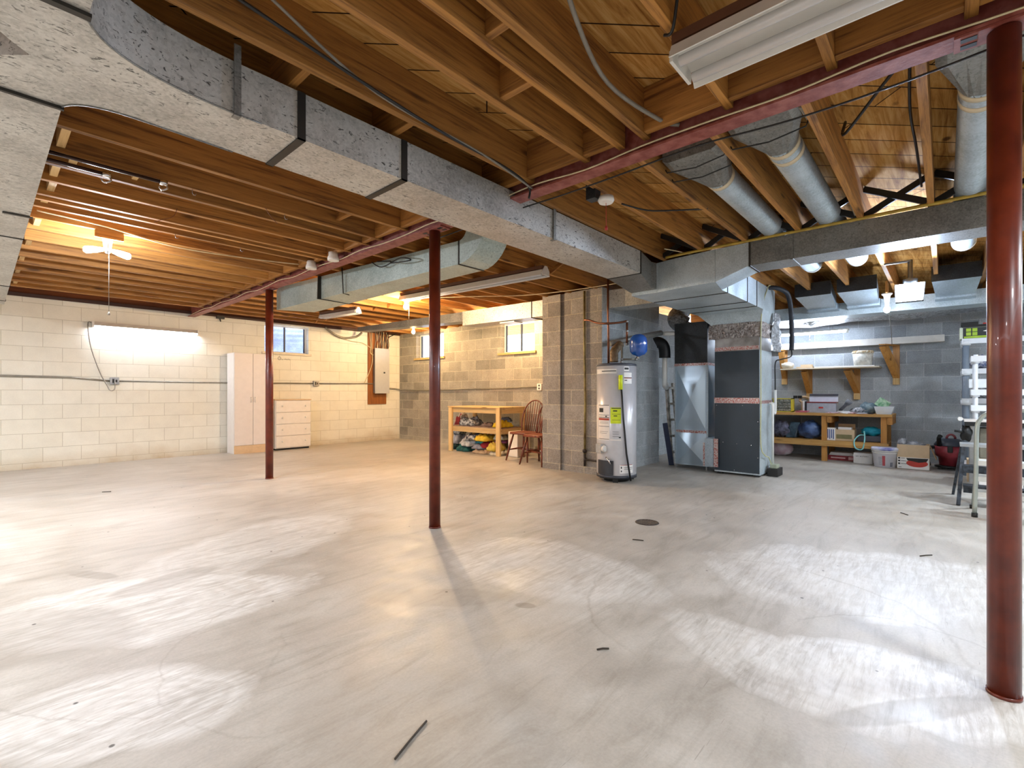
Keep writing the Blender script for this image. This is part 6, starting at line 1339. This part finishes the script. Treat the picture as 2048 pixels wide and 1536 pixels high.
b = MB(); b.box(7.9, 8.2, -0.55, -0.20, 0.0, 0.26); b.build('floor_carton', M_CARD_L, label='tan carton on the floor behind the step ladders', cat='carton')
b = MB(); b.box(7.35, 7.62, -0.62, -0.28, 0.0, 0.20); b.build('floor_carton', M_PAPER, label='white printed carton on the floor under the folding work table', cat='carton')

# ------------------------------------------------------------------ floor drain and debris
P = at_z(1294, 1045, 0)
t = thing('floor_drain', (P.x, P.y, 0), 'round dark metal floor drain grate set in the concrete', 'drain')
b = MB(); b.lathe((P.x, P.y, 0), [(0.095, 0.0005), (0.092, 0.004), (0.075, 0.004), (0.075, 0.001)], 32); b.build('drain_rim', plain('drain_metal', '#4c423a', 0.6, 0.4), t)
b = MB()
for k in range(-3, 4): w_ = math.sqrt(max(0.0, 0.074**2-(0.021*k)**2)); b.box(P.x-w_, P.x+w_, P.y+0.021*k-0.005, P.y+0.021*k+0.005, 0.0006, 0.0035)
b.box(P.x-0.005, P.x+0.005, P.y-0.07, P.y+0.07, 0.0006, 0.0036); b.build('drain_grate', plain('drain_bar', '#6c5e50', 0.6, 0.4), t)
b = MB(); b.lathe((P.x, P.y, 0), [(0.074, 0.0004), (0.074, 0.0007)], 32); b.build('drain_hole', M_BLACK, t)
DEB = [((790, 1518), (853, 1442), 'long thin stick lying on the floor at the bottom centre'), ((1194, 1299), (1218, 1297), 'short twig on the floor right of centre'), ((1840, 1112), (1864, 1110), 'short dark twig near the step stool'), ((1801, 1025), (1816, 1030), 'tiny dark twig in front of the ladder'), ((1265, 1079), (1287, 1081), 'small twig just in front of the floor drain'), ((204, 984), (222, 983), 'thin dark sliver on the floor near the white wall')]
for (a, c, lab) in DEB:
    b = MB(); p, q = at_z(a[0], a[1], 0.004), at_z(c[0], c[1], 0.004); b.tube([p, p.lerp(q, 0.5)+Vector((0.004, 0.003, 0)), q], 0.0035, 6)
    b.build('twig', plain('dark_twig', '#3c332a', 0.8), label=lab, cat='twig')
# ------------------------------------------------------------------ cables among the joists
CB = [([(0.6, 1.86, 2.46), (1.1, 1.87, 2.405), (1.6, 1.92, 2.40), (2.1, 1.94, 2.40), (2.33, 1.96, 2.37), (2.35, 1.97, 2.30)], 0.007, M_CABLE, 'black cables draped above the main duct towards the red beam'),
      ([(0.7, 1.82, 2.50), (1.2, 1.90, 2.41), (1.9, 1.93, 2.402), (2.36, 1.95, 2.36)], 0.006, M_CABLE_G, 'grey cable beside the black cables above the main duct'),
      ([(1.2, 0.93, 2.60), (1.5, 1.04, 2.50), (1.9, 1.13, 2.46), (2.3, 1.07, 2.44), (2.38, 1.0, 2.42)], 0.010, M_CABLE_G, 'thick grey cable clipped to a joist at the top centre'),
      ([(1.62, 0.66, 2.62), (1.66, 0.70, 2.5), (1.70, 0.74, 2.39), (1.72, 0.78, 2.40)], 0.006, M_CABLE, 'black cord from the joists to the end of the overhead shop light'),
      ([(3.30, 0.42, 2.60), (3.15, 0.40, 2.47), (3.0, 0.20, 2.62), (2.9, 0.12, 2.63)], 0.008, M_CABLE, 'black cable crossing the open joist bay right of the beam'),
      ([(2.9, 0.12, 2.63), (3.4, 0.14, 2.60), (3.9, 0.13, 2.58), (4.4, 0.12, 2.5)], 0.007, M_CABLE, 'black cable along the joist beside the near round duct'),
      ([(2.62, 0.51, 2.43), (3.4, 0.507, 2.50), (4.0, 0.507, 2.48), (4.5, 0.507, 2.43)], 0.012, M_CABLE_G, 'grey armoured cable stapled along the joist side right of the beam'),
      ([(3.05, 1.70, 2.40), (3.25, 1.60, 2.385), (3.4, 1.45, 2.39), (3.6, 1.3, 2.42)], 0.006, M_CABLE, 'black cable looped below the joists at the round lamp holder'),
      ([(4.3, 1.95, 2.41), (4.5, 1.9, 2.42), (4.7, 1.85, 2.42)], 0.005, M_CABLE_W, 'pale cable in the dark corner where the ducts meet'),
      ([(0.3, 5.17, 2.46), (0.7, 5.17, 2.44), (1.2, 5.16, 2.38), (1.8, 5.15, 2.40), (2.3, 5.15, 2.44)], 0.006, M_CABLE_W, 'cream cable drooping along the joist above the twin bulbs'),
      ([(2.72, 4.3, 2.40), (2.74, 4.1, 2.37), (2.66, 3.95, 2.31), (2.70, 3.7, 2.30), (2.72, 3.9, 2.36), (2.68, 4.15, 2.31), (2.66, 4.3, 2.38)], 0.006, M_CABLE, 'black cable looped against the bluish branch duct'),
      ([(4.1, 5.7, 2.41), (4.6, 4.9, 2.405), (5.0, 4.3, 2.40), (5.2, 3.6, 2.405), (5.3, 2.9, 2.42)], 0.006, M_CABLE_W, 'cream cable stapled across the joists behind the long shop light'),
      ([(1.4, 3.68, 2.41), (1.43, 3.67, 2.36), (1.5, 3.72, 2.33)], 0.002, M_COPPER, 'thin copper wire dangling from a left joist'),
      ([(0.98, 4.20, 2.42), (0.96, 4.22, 2.36), (0.90, 4.26, 2.33), (0.86, 4.30, 2.31)], 0.002, M_COPPER, 'thin copper wire dangling under the left joists nearer the trunk duct')]
for (P, r, m, lab) in CB:
    b = MB(); b.tube(smooth_path(P, 6), r, 8); b.build('loose_cable', m, label=lab, cat='cable')
for k, (x, y) in enumerate(((1.55, 3.71), (0.95, 3.71), (1.63, 4.86), (1.12, 4.86))):
    b = MB(); P = [(x, y, JB-0.001), (x, y, JB-0.022), (x+0.006, y, JB-0.033), (x+0.018, y, JB-0.033), (x+0.022, y, JB-0.022)]; b.tube(P, 0.0025, 6)
    b.build('cup_hook', M_STEEL, label=['small hook under the second left joist, nearer the beam', 'small hook under the second left joist, nearer the trunk duct', 'small hook in the middle of the left ceiling, nearer the beam', 'small hook in the middle of the left ceiling, nearer the trunk duct'][k], cat='hook')
# pipe clamps stored under the left joists
for k, (y, x1, z) in enumerate(((3.655, 0.79, 2.385), (3.78, 0.53, 2.385))):
    t = thing('bar_clamp', (0.4, y, z), ['longer dark bar clamp hung under the left joists by the trunk duct', 'shorter dark bar clamp hung under the left joists by the trunk duct'][k], 'clamp')
    b = MB(); b.tube([(0.10, y, z), (x1, y, z)], 0.011, 10); b.build('bar', plain('dark_bar', '#3a2824', 0.3, 0.5), t)
    b = MB(); b.tube([(x1-0.03, y, z), (x1+0.01, y, z)], 0.017, 10); b.tube(smooth_path([(x1, y, z), (x1+0.012, y, z-0.03), (x1-0.02, y, z-0.05), (x1-0.035, y, z-0.03)], 3), 0.005, 6); b.build('jaw', M_CHROME, t)
for k, (y, z) in enumerate(((4.40, 2.36), (4.86, 2.36))):
    t = thing('junction_box', (2.31, y, z), ['round white junction box against the near side of the red beam, closer to the duct', 'round white junction box against the near side of the red beam, farther from the duct'][k], 'junction box')
    b = MB(); b.lathe((2.30, y, z), [(0.052, -0.02), (0.055, 0.0), (0.045, 0.03), (0.045, 0.06)], 20); b.build('box_body', M_PORC, t)
